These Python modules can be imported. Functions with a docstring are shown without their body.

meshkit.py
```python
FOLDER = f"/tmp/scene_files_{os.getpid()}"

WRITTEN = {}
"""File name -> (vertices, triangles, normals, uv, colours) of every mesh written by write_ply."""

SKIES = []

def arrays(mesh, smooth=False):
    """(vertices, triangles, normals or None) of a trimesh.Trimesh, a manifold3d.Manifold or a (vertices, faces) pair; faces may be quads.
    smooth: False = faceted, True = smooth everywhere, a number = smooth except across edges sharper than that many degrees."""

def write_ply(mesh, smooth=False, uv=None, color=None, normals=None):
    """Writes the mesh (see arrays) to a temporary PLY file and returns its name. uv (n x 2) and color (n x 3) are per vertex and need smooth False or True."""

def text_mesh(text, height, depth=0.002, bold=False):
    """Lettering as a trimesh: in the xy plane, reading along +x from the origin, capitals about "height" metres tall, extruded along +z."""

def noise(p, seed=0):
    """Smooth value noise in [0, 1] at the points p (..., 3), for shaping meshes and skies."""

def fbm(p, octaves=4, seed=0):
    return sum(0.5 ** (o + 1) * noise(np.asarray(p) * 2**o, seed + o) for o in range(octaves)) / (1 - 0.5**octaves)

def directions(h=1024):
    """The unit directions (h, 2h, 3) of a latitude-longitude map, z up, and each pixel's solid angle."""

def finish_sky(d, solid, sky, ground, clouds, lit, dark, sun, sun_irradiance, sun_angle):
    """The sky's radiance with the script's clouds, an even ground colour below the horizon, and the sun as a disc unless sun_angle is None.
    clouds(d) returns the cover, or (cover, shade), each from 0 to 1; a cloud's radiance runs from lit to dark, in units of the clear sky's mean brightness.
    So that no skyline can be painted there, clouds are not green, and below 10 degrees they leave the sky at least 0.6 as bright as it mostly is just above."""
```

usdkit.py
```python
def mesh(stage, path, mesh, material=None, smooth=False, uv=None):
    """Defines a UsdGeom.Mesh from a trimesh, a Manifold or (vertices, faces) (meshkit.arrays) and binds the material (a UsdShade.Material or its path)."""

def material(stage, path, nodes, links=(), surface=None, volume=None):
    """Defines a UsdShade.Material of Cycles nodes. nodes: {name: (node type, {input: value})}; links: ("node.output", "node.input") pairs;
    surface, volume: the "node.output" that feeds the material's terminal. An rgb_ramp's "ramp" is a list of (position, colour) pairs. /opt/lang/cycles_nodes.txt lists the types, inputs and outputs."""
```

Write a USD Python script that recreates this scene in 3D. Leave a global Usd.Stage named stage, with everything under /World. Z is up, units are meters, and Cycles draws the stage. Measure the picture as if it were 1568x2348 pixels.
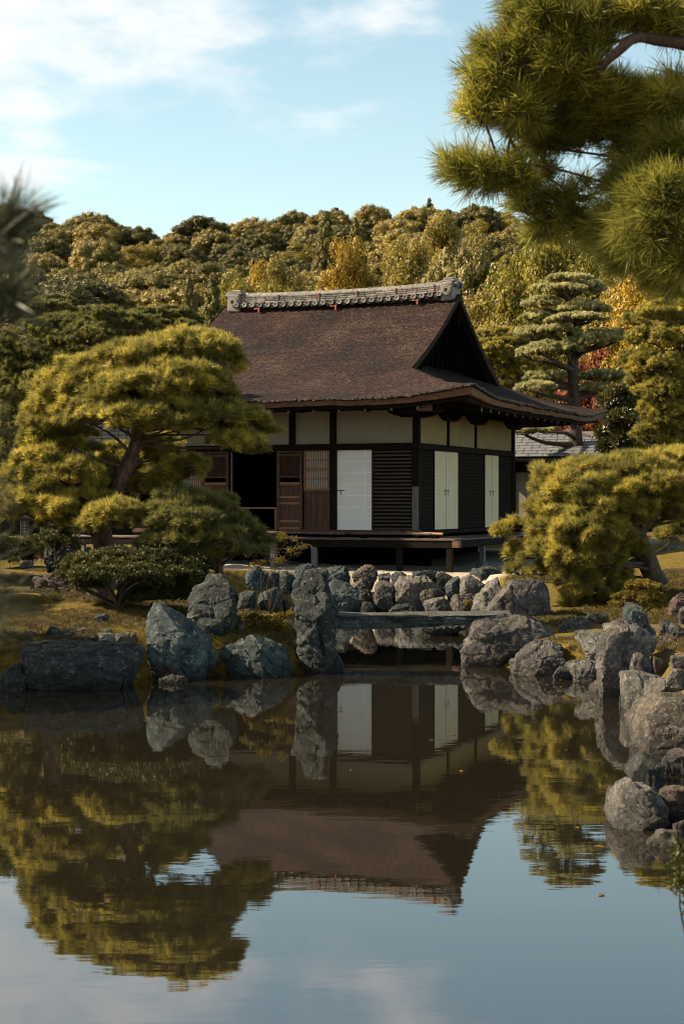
import math, random
import numpy as np, trimesh, shapely, usdkit, meshkit
from scipy.interpolate import RBFInterpolator
from scipy.spatial import cKDTree
from pxr import Usd, UsdGeom, UsdLux, UsdShade, Gf, Sdf, Vt

stage = Usd.Stage.CreateInMemory()
UsdGeom.SetStageUpAxis(stage, 'Z')
UsdGeom.Xform.Define(stage, '/World')
UsdGeom.Scope.Define(stage, '/World/Looks')
MAT = {}
def material(name, nodes, links, surface, volume=None):
    MAT[name] = usdkit.material(stage, '/World/Looks/' + name, nodes, links, surface=surface, volume=volume)
    return MAT[name]

# ------------------------------------------------------------------ camera
CAM_Z, FP, CX, HY = 2.22, 3826.0, 784.0, 1148.0        # eye above the water, focal length and horizon on a 1568 wide frame
cam = UsdGeom.Camera.Define(stage, '/World/camera')
cam.CreateHorizontalApertureAttr(15.6)
cam.CreateFocalLengthAttr(15.6 * FP / 1568.0)
cam.CreateFStopAttr(4.6)
cam.CreateFocusDistanceAttr(29.0)
cam.CreateExposureAttr(1.85)
cam.CreateClippingRangeAttr(Gf.Vec2f(0.05, 5000))
cam.AddTranslateOp().Set(Gf.Vec3d(0, 0, CAM_Z))
cam.AddRotateXOp().Set(90 - math.degrees(math.atan((1174.0 - HY) / FP)))

# ------------------------------------------------------------------ sky and sun
SUN = np.array([-1.0, 0.05, 0.0]); SUN /= np.linalg.norm(SUN)
SUN_EL = math.radians(36)
SUN = np.array([SUN[0] * math.cos(SUN_EL), SUN[1] * math.cos(SUN_EL), math.sin(SUN_EL)])
sun = UsdLux.DistantLight.Define(stage, '/World/sun')
sun.CreateIntensityAttr(1.25); sun.CreateAngleAttr(0.55); sun.CreateNormalizeAttr(True)
sun.CreateColorAttr(Gf.Vec3f(1.0, 0.83, 0.58))
sun.AddTransformOp().Set(Gf.Matrix4d().SetRotate(Gf.Rotation(Gf.Vec3d(0, 0, 1), Gf.Vec3d(*map(float, SUN)))))
dome = UsdLux.DomeLight.Define(stage, '/World/sky')
dome.GetPrim().SetCustomDataByKey('kind', 'structure')
material('sky_look', {
    'sky': ('sky_texture', {'sky_type': 'single_scattering', 'sun_disc': False, 'sun_elevation': SUN_EL, 'sun_rotation': math.atan2(SUN[0], SUN[1]),
                            'altitude': 100.0, 'air_density': 1.0, 'aerosol_density': 0.5, 'ozone_density': 1.0}),
    'tint': ('mix_color', {'blend_type': 'multiply', 'fac': 1.0, 'b': (0.93, 0.885, 0.69), 'use_clamp': False}),
    'geo': ('texture_coordinate', {}),
    'map': ('mapping', {'scale': (10.0, 10.0, 24.0), 'location': (8.1, 1.4, 4.2)}),
    'n': ('noise_texture', {'scale': 1.0, 'detail': 8.0, 'roughness': 0.56, 'distortion': 0.1}),
    'sep': ('separate_xyz', {}),
    'bx': ('math', {'math_type': 'multiply', 'value2': -1.0}),
    'bz': ('map_range', {'value': 0.0, 'from_min': 0.205, 'from_max': 0.30, 'to_min': -0.10, 'to_max': 0.12, 'clamp': True}),
    'bl': ('map_range', {'range_type': 'smoothstep', 'value': 0.0, 'from_min': 0.165, 'from_max': 0.215, 'to_min': 0.0, 'to_max': 1.0, 'clamp': True}),
    'add': ('math', {'math_type': 'add'}), 'add2': ('math', {'math_type': 'add'}),
    'cov': ('map_range', {'range_type': 'smoothstep', 'value': 0.0, 'from_min': 0.50, 'from_max': 0.80, 'to_min': 0.0, 'to_max': 0.82, 'clamp': True}),
    'map2': ('mapping', {'scale': (4.5, 4.5, 40.0), 'location': (6.4, 1.4, 2.3)}), 'n2': ('noise_texture', {'scale': 1.0, 'detail': 8.0, 'roughness': 0.5}),
    'lx': ('map_range', {'range_type': 'smoothstep', 'from_min': -0.25, 'from_max': -0.05, 'to_min': 0.13, 'to_max': -0.13, 'clamp': True}), 'l2': ('math', {'math_type': 'add'}),
    'cov2': ('map_range', {'range_type': 'smoothstep', 'value': 0.0, 'from_min': 0.52, 'from_max': 0.74, 'to_min': 0.0, 'to_max': 0.8, 'clamp': True}), 'mx': ('math', {'math_type': 'maximum'}),
    'mul': ('math', {'math_type': 'multiply'}),
    'mix': ('mix_color', {'blend_type': 'mix', 'b': (4.0, 3.95, 3.9), 'use_clamp': False}),
    'bg': ('background_shader', {'strength': 0.078}),
}, [('sky.color', 'tint.a'), ('geo.generated', 'map.vector'), ('map.vector', 'n.vector'), ('geo.generated', 'sep.vector'),
    ('sep.x', 'bx.value1'), ('sep.z', 'bz.value'), ('sep.z', 'bl.value'), ('bx.value', 'add.value1'), ('bz.result', 'add.value2'), ('add.value', 'add2.value1'),
    ('n.fac', 'add2.value2'), ('add2.value', 'cov.value'), ('cov.result', 'mul.value1'), ('bl.result', 'mul.value2'), ('geo.generated', 'map2.vector'), ('map2.vector', 'n2.vector'), ('sep.x', 'lx.value'), ('n2.fac', 'l2.value1'), ('lx.result', 'l2.value2'), ('l2.value', 'cov2.value'), ('mul.value', 'mx.value1'), ('cov2.result', 'mx.value2'), ('mx.value', 'mix.fac'),
    ('tint.result', 'mix.a'), ('mix.result', 'bg.color')], 'bg.background')
UsdShade.MaterialBindingAPI.Apply(dome.GetPrim()).Bind(MAT['sky_look'])

# ------------------------------------------------------------------ helpers
used = {}
def free(path):
    n = used.get(path, 0); used[path] = n + 1
    return path if n == 0 else f'{path}_{n:03d}'
def keys(prim, label=None, cat=None, group=None, kind=None):
    for k, v in (('label', label), ('category', cat), ('group', group), ('kind', kind)):
        if v: prim.SetCustomDataByKey(k, v)
    return prim
def thing(name, label, cat, loc=(0, 0, 0), rz=0.0, group=None):
    x = UsdGeom.Xform.Define(stage, free('/World/' + name))
    x.AddTranslateOp().Set(Gf.Vec3d(*map(float, loc)))
    if rz: x.AddRotateZOp().Set(float(rz))
    return keys(x.GetPrim(), label, cat, group)
def obj(name, mesh, mat, parent=None, smooth=False, uv=None, **kw):
    base = '/World' if parent is None else str(parent.GetPath())
    m = usdkit.mesh(stage, free(base + '/' + name), mesh, MAT[mat], smooth=smooth)
    return keys(m.GetPrim(), **kw)
def P(u, v, d):
    return np.array([(u - CX) / FP * d, d, CAM_Z + (HY - v) / FP * d])
def TW(u, v):
    d = FP * CAM_Z / (v - HY)
    return np.array([(u - CX) / FP * d, d])
def box(x0, x1, y0, y1, z0, z1):
    m = trimesh.creation.box([x1 - x0, y1 - y0, z1 - z0]); m.apply_translation([(x0 + x1) / 2, (y0 + y1) / 2, (z0 + z1) / 2]); return m
def cbox(x0, x1, y0, y1, z0, z1, c=0.008):
    """a box with chamfered edges"""
    a, b = np.array([x0, y0, z0]), np.array([x1, y1, z1]); c = min(c, *(0.3 * (b - a)))
    pts = []
    for i in range(8):
        s = np.array([i & 1, i >> 1 & 1, i >> 2 & 1]); p = np.where(s, b, a); q = np.where(s, -c, c)
        for k in range(3):
            t = p + q; t[k] = p[k]; pts.append(t)
    return trimesh.convex.convex_hull(np.array(pts))
def join(ms): return trimesh.util.concatenate(ms)
def tube(pts, rad, n=8, bump=0.0, seed=0, fine=0):
    pts = np.asarray(pts, float); rad = np.broadcast_to(np.asarray(rad, float), len(pts))
    if fine:
        t = np.linspace(0, len(pts) - 1, fine); k = np.arange(len(pts))
        try:
            from scipy.interpolate import PchipInterpolator
            pts = np.stack([PchipInterpolator(k, pts[:, i])(t) for i in range(3)], 1) if len(k) > 2 else np.stack([np.interp(t, k, pts[:, i]) for i in range(3)], 1)
        except ValueError: pass
        rad = np.interp(t, k, rad)
    tan = np.gradient(pts, axis=0); tan /= np.linalg.norm(tan, axis=1, keepdims=True) + 1e-9
    ref = np.array([0.31, 0.87, 0.2]); a = np.cross(tan, ref); a /= np.linalg.norm(a, axis=1, keepdims=True) + 1e-9; b = np.cross(tan, a)
    ang = np.arange(n) / n * 2 * np.pi
    v = pts[:, None] + rad[:, None, None] * (np.cos(ang)[None, :, None] * a[:, None] + np.sin(ang)[None, :, None] * b[:, None])
    if bump:
        c = (meshkit.fbm(v * (0.35 / max(rad.mean(), 1e-3)), 3, seed) - 0.5) * 2
        v = pts[:, None] + (v - pts[:, None]) * (1 + bump * c[..., None])
    m = len(pts); v = v.reshape(-1, 3); i = np.arange(m - 1)[:, None] * n; j = np.arange(n)[None]
    q = np.stack([i + j, i + (j + 1) % n, i + n + (j + 1) % n, i + n + j], -1).reshape(-1, 4)
    f = np.vstack([q[:, [0, 1, 2]], q[:, [0, 2, 3]]])
    v = np.vstack([v, pts[0], pts[-1]]); k0, k1 = m * n, m * n + 1
    f = np.vstack([f, [[k0, (x + 1) % n, x] for x in range(n)], [[k1, (m - 1) * n + x, (m - 1) * n + (x + 1) % n] for x in range(n)]])
    return trimesh.Trimesh(v, f, process=False)

# ------------------------------------------------------------------ materials
def noise_mat(name, cols, scale=6.0, rough=0.8, bump=0.3, bscale=40.0, stretch=(1, 1, 1), coords='geometry.position', detail=6.0, spec=0.3, distort=0.0, dist=0.02, lo=0.3, hi=0.7):
    space, out = coords.split('.')
    nodes = {'g': (space, {}), 'm': ('mapping', {'scale': stretch}), 'n': ('noise_texture', {'scale': scale, 'detail': detail, 'roughness': 0.6, 'distortion': distort}),
             'r': ('rgb_ramp', {'ramp': [(lo + (hi - lo) * i / max(1, len(cols) - 1), c) for i, c in enumerate(cols)]}),
             'n2': ('noise_texture', {'scale': bscale, 'detail': 5.0, 'roughness': 0.65}), 'b': ('bump', {'strength': bump, 'distance': dist}),
             'p': ('principled_bsdf', {'roughness': rough, 'specular_ior_level': spec})}
    return material(name, nodes, [(f'g.{out}', 'm.vector'), ('m.vector', 'n.vector'), ('n.fac', 'r.fac'), ('m.vector', 'n2.vector'), ('n2.fac', 'b.height'), ('b.normal', 'p.normal'), ('r.color', 'p.base_color')], 'p.BSDF')

OBJ = 'texture_coordinate.object'
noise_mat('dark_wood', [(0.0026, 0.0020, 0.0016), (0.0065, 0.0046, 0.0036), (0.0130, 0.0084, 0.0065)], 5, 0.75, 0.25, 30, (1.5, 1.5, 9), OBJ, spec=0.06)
noise_mat('slat_wood', [(0.012, 0.0085, 0.007), (0.028, 0.020, 0.016), (0.045, 0.034, 0.028)], 5, 0.7, 0.2, 30, (1, 1, 6), OBJ, spec=0.3)
noise_mat('brown_wood', [(0.016, 0.007, 0.004), (0.042, 0.017, 0.008), (0.075, 0.031, 0.015)], 3, 0.65, 0.2, 20, (7, 7, 1), OBJ)
noise_mat('pale_brown_wood', [(0.11, 0.055, 0.028), (0.19, 0.10, 0.055)], 4, 0.65, 0.2, 20, (6, 6, 1), OBJ)
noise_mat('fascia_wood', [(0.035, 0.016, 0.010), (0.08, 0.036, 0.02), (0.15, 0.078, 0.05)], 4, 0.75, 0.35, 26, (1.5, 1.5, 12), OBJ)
noise_mat('deck_wood', [(0.025, 0.015, 0.013), (0.055, 0.035, 0.029), (0.10, 0.072, 0.063)], 5, 0.6, 0.25, 26, (1.2, 10, 10), OBJ)
noise_mat('grey_wood', [(0.045, 0.048, 0.05), (0.11, 0.11, 0.11)], 5, 0.75, 0.25, 26, (8, 8, 1), OBJ)
noise_mat('plaster', [(0.1668, 0.1533, 0.1306), (0.1959, 0.1820, 0.1560)], 2.2, 0.9, 0.06, 60, (1, 1, 1), OBJ, lo=.35, hi=.65)
noise_mat('paper', [(0.50, 0.51, 0.51), (0.54, 0.55, 0.54)], 3, 0.8, 0.03, 80, (1, 1, 1), OBJ, lo=.35, hi=.65)
noise_mat('paper_seam', [(0.64, 0.65, 0.64), (0.68, 0.68, 0.67)], 3, 0.8, 0.03, 80, (1, 1, 1), OBJ)
noise_mat('bounce_tint_paper', [(0.3995, 0.3400, 0.2465), (0.4420, 0.3825, 0.2890)], 3, 0.8, 0.03, 80, (1, 1, 1), OBJ, lo=.35, hi=.65)  # side door paper: warm bounce light from trees and ground put into its colour
noise_mat('bounce_tint_plaster', [(0.1488, 0.1178, 0.0651), (0.1798, 0.1457, 0.0837)], 2.2, 0.9, 0.06, 60, (1, 1, 1), OBJ, lo=.35, hi=.65)  # side wall plaster: the same warm bounce light painted into the base colour
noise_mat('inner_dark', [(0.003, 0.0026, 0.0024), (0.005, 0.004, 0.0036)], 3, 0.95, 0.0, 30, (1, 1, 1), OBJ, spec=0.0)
noise_mat('tile', [(0.053, 0.047, 0.045), (0.105, 0.094, 0.086), (0.173, 0.150, 0.135)], 9, 0.6, 0.25, 50, (1, 1, 1), OBJ)
noise_mat('tile_dark', [(0.030, 0.028, 0.028), (0.060, 0.055, 0.053), (0.105, 0.095, 0.088)], 9, 0.6, 0.25, 50, (1, 1, 1), OBJ)
noise_mat('tile_pale', [(0.112, 0.098, 0.086), (0.173, 0.150, 0.134), (0.240, 0.214, 0.188)], 9, 0.6, 0.25, 50, (1, 1, 1), OBJ)
noise_mat('grey_tile', [(0.0490, 0.0511, 0.0560), (0.0980, 0.1001, 0.1050)], 5, 0.6, 0.15, 50, (1, 1, 1), OBJ, spec=0.6)
noise_mat('fringe_bark', [(0.012, 0.009, 0.009), (0.035, 0.026, 0.023), (0.075, 0.06, 0.052)], 12, 0.9, 0.4, 50, (1, 1, 1), OBJ)
noise_mat('slate', [(0.0075, 0.0090, 0.0110), (0.0175, 0.0200, 0.0230)], 5, 0.7, 0.15, 50, (1, 1, 1), OBJ, spec=0.08)
noise_mat('red_metal', [(0.16, 0.035, 0.02), (0.22, 0.055, 0.03)], 9, 0.5, 0.05, 60)
noise_mat('bark', [(0.0180, 0.0094, 0.0065), (0.0510, 0.0270, 0.0190), (0.1140, 0.0624, 0.0450)], 7, 0.9, 0.9, 22, (2.2, 2.2, 0.8), dist=0.05)
noise_mat('bark_grey', [(0.0300, 0.0252, 0.0228), (0.0720, 0.0600, 0.0540), (0.1440, 0.1260, 0.1140)], 7, 0.9, 0.9, 22, (2.2, 2.2, 0.8), dist=0.05)
noise_mat('bark_dark', [(0.012, 0.008, 0.007), (0.035, 0.022, 0.016), (0.07, 0.045, 0.032)], 9, 0.9, 0.9, 26, dist=0.04)

def roof_mat():
    nodes = {'g': ('texture_coordinate', {}), 'm': ('mapping', {'scale': (1, 1.0, 2.0)}),
        'big': ('noise_texture', {'scale': 0.75, 'detail': 6.0, 'roughness': 0.6}), 'rb': ('rgb_ramp', {'ramp': [(0.32, (0.0135, 0.0100, 0.0112)), (0.46, (0.0225, 0.0140, 0.0130)), (0.57, (0.0330, 0.0185, 0.0150)), (0.70, (0.0420, 0.0300, 0.0265))]}),
        'mf': ('mapping', {'scale': (8, 11, 13)}), 'fine': ('noise_texture', {'scale': 1.7, 'detail': 3.0, 'roughness': 0.75, 'distortion': 0.8}),
        'rf': ('rgb_ramp', {'ramp': [(0.36, (0.22, 0.22, 0.25)), (0.48, (0.70, 0.68, 0.69)), (0.58, (1.45, 1.38, 1.36)), (0.70, (3.6, 3.4, 3.3))]}),
        'ms': ('mapping', {'scale': (0.35, 9, 9)}), 'st': ('noise_texture', {'scale': 1.0, 'detail': 3.0}), 'rs': ('rgb_ramp', {'ramp': [(0.35, (0.8, 0.8, 0.8)), (0.65, (1.2, 1.2, 1.2))]}),
        'x1': ('mix_color', {'blend_type': 'multiply', 'fac': 1.0, 'use_clamp': False}), 'x2': ('mix_color', {'blend_type': 'multiply', 'fac': 1.0, 'use_clamp': False}),
        'b': ('bump', {'strength': 1.0, 'distance': 0.10}), 'p': ('principled_bsdf', {'roughness': 0.9, 'specular_ior_level': 0.12})}
    material('roof_bark', nodes, [('g.object', 'big.vector'), ('big.fac', 'rb.fac'), ('g.object', 'mf.vector'), ('mf.vector', 'fine.vector'), ('fine.fac', 'rf.fac'), ('g.object', 'ms.vector'), ('ms.vector', 'st.vector'), ('st.fac', 'rs.fac'),
        ('rb.color', 'x1.a'), ('rf.color', 'x1.b'), ('x1.result', 'x2.a'), ('rs.color', 'x2.b'), ('x2.result', 'p.base_color'), ('fine.fac', 'b.height'), ('b.normal', 'p.normal')], 'p.BSDF')
roof_mat()

def rock_mat(name, dark, mid, pale, lichen=0.5, moss=0.22, wet=0.24):
    nodes = {'g': ('geometry', {}), 'big': ('noise_texture', {'scale': 2.1, 'detail': 8.0, 'roughness': 0.68, 'distortion': 0.3}),
        'r': ('rgb_ramp', {'ramp': [(0.32, dark), (0.5, mid), (0.68, pale)]}),
        'sp': ('noise_texture', {'scale': 15.0, 'detail': 7.0, 'roughness': 0.74}), 'ds': ('noise_texture', {'scale': 6.0, 'detail': 8.0, 'roughness': 0.75}), 'rd': ('map_range', {'from_min': 0.40, 'from_max': 0.55, 'to_min': 0.28, 'to_max': 1.0, 'clamp': True}), 'md': ('mix_color', {'blend_type': 'multiply', 'fac': 1.0}), 'rs': ('map_range', {'from_min': 0.55, 'from_max': 0.62, 'to_min': 0.0, 'to_max': lichen, 'clamp': True}),
        'li': ('mix_color', {'b': (0.17, 0.168, 0.155), 'use_clamp': False}),
        'crk': ('voronoi_texture', {'feature': 'distance_to_edge', 'scale': 2.3, 'randomness': 1.0}), 'dv': ('noise_texture', {'scale': 2.5, 'detail': 4.0}), 'add': ('vector_math', {'math_type': 'add'}), 'sc': ('vector_math', {'math_type': 'scale', 'scale': 0.45}),
        'rc': ('map_range', {'from_min': 0.0, 'from_max': 0.035, 'to_min': 0.55, 'to_max': 1.0, 'clamp': True}),
        'mc': ('mix_color', {'blend_type': 'multiply', 'fac': 1.0}),
        'sz': ('separate_xyz', {}), 'rz': ('map_range', {'from_min': 0.02, 'from_max': wet, 'to_min': 0.33, 'to_max': 1.0, 'clamp': True}), 'wz': ('mix_color', {'blend_type': 'multiply', 'fac': 1.0}),
        'sn': ('separate_xyz', {}), 'mn': ('noise_texture', {'scale': 5.0, 'detail': 5.0}), 'mm': ('math', {'math_type': 'multiply'}), 'mr': ('map_range', {'from_min': 0.36, 'from_max': 0.5, 'to_min': 0.0, 'to_max': moss, 'clamp': True}),
        'ms': ('mix_color', {'b': (0.07, 0.05, 0.010)}),
        'bn': ('noise_texture', {'scale': 9.0, 'detail': 10.0, 'roughness': 0.72}), 'b': ('bump', {'strength': 0.95, 'distance': 0.07}), 'p': ('principled_bsdf', {'roughness': 0.82, 'specular_ior_level': 0.3})}
    links = [('g.position', 'big.vector'), ('big.fac', 'r.fac'), ('g.position', 'sp.vector'), ('sp.fac', 'rs.value'), ('g.position', 'ds.vector'), ('ds.fac', 'rd.value'), ('r.color', 'md.a'), ('rd.result', 'md.b'), ('md.result', 'li.a'), ('rs.result', 'li.fac'),
        ('g.position', 'dv.vector'), ('dv.color', 'sc.vector1'), ('sc.vector', 'add.vector1'), ('g.position', 'add.vector2'), ('add.vector', 'crk.vector'), ('crk.distance', 'rc.value'),
        ('li.result', 'mc.a'), ('rc.result', 'mc.b'), ('g.position', 'sz.vector'), ('sz.z', 'rz.value'), ('mc.result', 'wz.a'), ('rz.result', 'wz.b'),
        ('g.normal', 'sn.vector'), ('g.position', 'mn.vector'), ('sn.z', 'mm.value1'), ('mn.fac', 'mm.value2'), ('mm.value', 'mr.value'), ('wz.result', 'ms.a'), ('mr.result', 'ms.fac'),
        ('ms.result', 'p.base_color'), ('g.position', 'bn.vector'), ('bn.fac', 'b.height'), ('b.normal', 'p.normal')]
    material(name, nodes, links, 'p.BSDF')
rock_mat('rock_green', (0.0071, 0.0150, 0.0172), (0.0171, 0.0321, 0.0354), (0.0398, 0.0626, 0.0668), 0.45)
rock_mat('rock_dark', (0.0029, 0.0057, 0.0069), (0.0080, 0.0136, 0.0153), (0.0200, 0.0298, 0.0317), 0.4)
rock_mat('rock_purple', (0.0174, 0.0143, 0.0149), (0.0434, 0.0372, 0.0372), (0.0930, 0.0825, 0.0775), 0.55)
rock_mat('rock_brown', (0.0174, 0.0124, 0.0099), (0.0465, 0.0360, 0.0279), (0.0961, 0.0794, 0.0651), 0.55)
rock_mat('rock_pale', (0.0412, 0.0376, 0.0346), (0.0849, 0.0788, 0.0727), (0.1261, 0.1179, 0.1103), 0.5)
rock_mat('rock_red', (0.0351, 0.0215, 0.0163), (0.0780, 0.0507, 0.0390), (0.1248, 0.0916, 0.0741), 0.35)
rock_mat('rock_mossy', (0.0180, 0.0156, 0.0138), (0.0450, 0.0390, 0.0348), (0.0870, 0.0780, 0.0690), 0.5, moss=0.8)
rock_mat('slab_stone', (0.0196, 0.0245, 0.0259), (0.0455, 0.0525, 0.0539), (0.0945, 0.0994, 0.0994), 0.5, wet=0.1)

def foliage_mat(name, cols, trans=0.3, scale=1.2, fine=0.5, rough=0.5, obj_random=0.0, spec=0.25):
    nodes = {'g': ('geometry', {}), 'n': ('noise_texture', {'scale': scale, 'detail': 3.0, 'roughness': 0.6}), 'oi': ('object_info', {}),
        'a': ('math', {'math_type': 'multiply_add', 'value2': fine}), 'a2': ('math', {'math_type': 'multiply_add', 'value2': obj_random}), 's': ('math', {'math_type': 'subtract', 'value2': 0.5 * (fine + obj_random)}),
        'r': ('rgb_ramp', {'ramp': [(0.2 + 0.6 * i / max(1, len(cols) - 1), c) for i, c in enumerate(cols)]}),
        'p': ('principled_bsdf', {'roughness': rough, 'specular_ior_level': spec}), 't': ('translucent_bsdf', {}), 'm': ('mix_closure', {'fac': trans})}
    material(name, nodes, [('g.position', 'n.vector'), ('g.random_per_island', 'a.value1'), ('n.fac', 'a.value3'), ('oi.random', 'a2.value1'), ('a.value', 'a2.value3'), ('a2.value', 's.value1'), ('s.value', 'r.fac'),
        ('r.color', 'p.base_color'), ('r.color', 't.color'), ('p.BSDF', 'm.closure1'), ('t.BSDF', 'm.closure2')], 'm.closure')
foliage_mat('pine_needle', [(0.1456, 0.1322, 0.0340), (0.3560, 0.2970, 0.0586), (0.5563, 0.4244, 0.0737), (0.7344, 0.5093, 0.0832)], 0.5, 1.6, 0.45, obj_random=0.4)
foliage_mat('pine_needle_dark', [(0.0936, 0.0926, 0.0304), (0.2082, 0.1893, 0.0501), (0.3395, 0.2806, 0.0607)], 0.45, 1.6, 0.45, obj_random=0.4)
foliage_mat('pine_needle_near', [(0.1366, 0.1329, 0.0254), (0.3006, 0.2721, 0.0429), (0.4661, 0.3843, 0.0556), (0.6026, 0.4335, 0.0651)], 0.5, 1.6, 0.5, obj_random=0.4)
foliage_mat('pine_needle_blur', [(0.045, 0.052, 0.030), (0.085, 0.094, 0.052)], 0.2, 1.6, 0.4)
foliage_mat('niwaki_needle', [(0.2178, 0.2088, 0.0908), (0.4158, 0.3870, 0.1815), (0.5940, 0.5346, 0.2640), (0.5940, 0.3762, 0.0908)], 0.4, 2.0, 0.4, obj_random=0.4)
foliage_mat('azalea_leaf', [(0.0316, 0.0341, 0.0076), (0.0860, 0.0798, 0.0139), (0.1594, 0.1316, 0.0202)], 0.25, 2.5, 0.5)
foliage_mat('yellow_leaf', [(0.10, 0.075, 0.010), (0.21, 0.145, 0.018), (0.30, 0.17, 0.03)], 0.3, 2.5, 0.5)
foliage_mat('camellia_leaf', [(0.045, 0.043, 0.013), (0.108, 0.095, 0.027), (0.189, 0.149, 0.045)], 0.2, 2.0, 0.5, rough=0.35, spec=0.5)
foliage_mat('oak_leaf', [(0.0650, 0.0575, 0.0168), (0.1170, 0.0975, 0.0264), (0.1755, 0.1400, 0.0384), (0.2340, 0.1725, 0.0456)], 0.25, 0.10, 0.14, obj_random=0.6)
foliage_mat('cedar_leaf', [(0.0557, 0.0528, 0.0134), (0.1190, 0.0998, 0.0221), (0.1872, 0.1440, 0.0278)], 0.3, 0.3, 0.3, obj_random=0.4)
foliage_mat('light_leaf', [(0.1446, 0.1160, 0.0240), (0.2497, 0.1904, 0.0373), (0.3547, 0.2562, 0.0526)], 0.4, 0.4, 0.4, obj_random=0.3)
foliage_mat('lime_leaf', [(0.1211, 0.1074, 0.0170), (0.2432, 0.1930, 0.0251), (0.3564, 0.2572, 0.0354)], 0.4, 0.5, 0.45, obj_random=0.3)
foliage_mat('golden_leaf', [(0.20, 0.13, 0.014), (0.36, 0.225, 0.022), (0.44, 0.27, 0.03)], 0.35, 0.5, 0.4)
foliage_mat('orange_leaf', [(0.24, 0.10, 0.012), (0.36, 0.17, 0.02)], 0.35, 0.8, 0.5)
foliage_mat('red_leaf', [(0.1040, 0.0280, 0.0112), (0.2080, 0.0600, 0.0200), (0.2560, 0.0960, 0.0240)], 0.35, 0.8, 0.5)

def ground_mat():
    nodes = {'g': ('geometry', {}), 'n': ('noise_texture', {'scale': 0.85, 'detail': 6.0, 'roughness': 0.62, 'distortion': 0.4}), 'f': ('noise_texture', {'scale': 9.0, 'detail': 6.0, 'roughness': 0.7}),
        'moss': ('rgb_ramp', {'ramp': [(0.3, (0.03, 0.023, 0.006)), (0.5, (0.075, 0.053, 0.010)), (0.7, (0.14, 0.092, 0.015))]}),
        'soil': ('rgb_ramp', {'ramp': [(0.3, (0.03, 0.022, 0.015)), (0.5, (0.06, 0.045, 0.030)), (0.7, (0.11, 0.085, 0.06))]}),
        'k': ('map_range', {'range_type': 'smoothstep', 'from_min': 0.38, 'from_max': 0.46, 'to_min': 0.0, 'to_max': 1.0, 'clamp': True}), 'mix': ('mix_color', {}),
        'att': ('attribute', {'attribute': 'sand'}), 'sand': ('rgb_ramp', {'ramp': [(0.3, (0.19, 0.16, 0.13)), (0.7, (0.34, 0.30, 0.25))]}), 'mix2': ('mix_color', {}),
        'bn': ('noise_texture', {'scale': 30.0, 'detail': 6.0, 'roughness': 0.7}), 'b': ('bump', {'strength': 0.8, 'distance': 0.03}), 'p': ('principled_bsdf', {'roughness': 0.95, 'specular_ior_level': 0.1})}
    material('garden_ground', nodes, [('g.position', 'n.vector'), ('g.position', 'f.vector'), ('f.fac', 'moss.fac'), ('f.fac', 'soil.fac'), ('f.fac', 'sand.fac'), ('n.fac', 'k.value'), ('soil.color', 'mix.a'), ('moss.color', 'mix.b'), ('k.result', 'mix.fac'),
        ('mix.result', 'mix2.a'), ('sand.color', 'mix2.b'), ('att.fac', 'mix2.fac'), ('mix2.result', 'p.base_color'), ('g.position', 'bn.vector'), ('bn.fac', 'b.height'), ('b.normal', 'p.normal')], 'p.BSDF')
ground_mat()
noise_mat('hill_soil', [(0.012, 0.012, 0.005), (0.03, 0.026, 0.010)], 0.3, 0.95, 0.3, 3)
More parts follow.
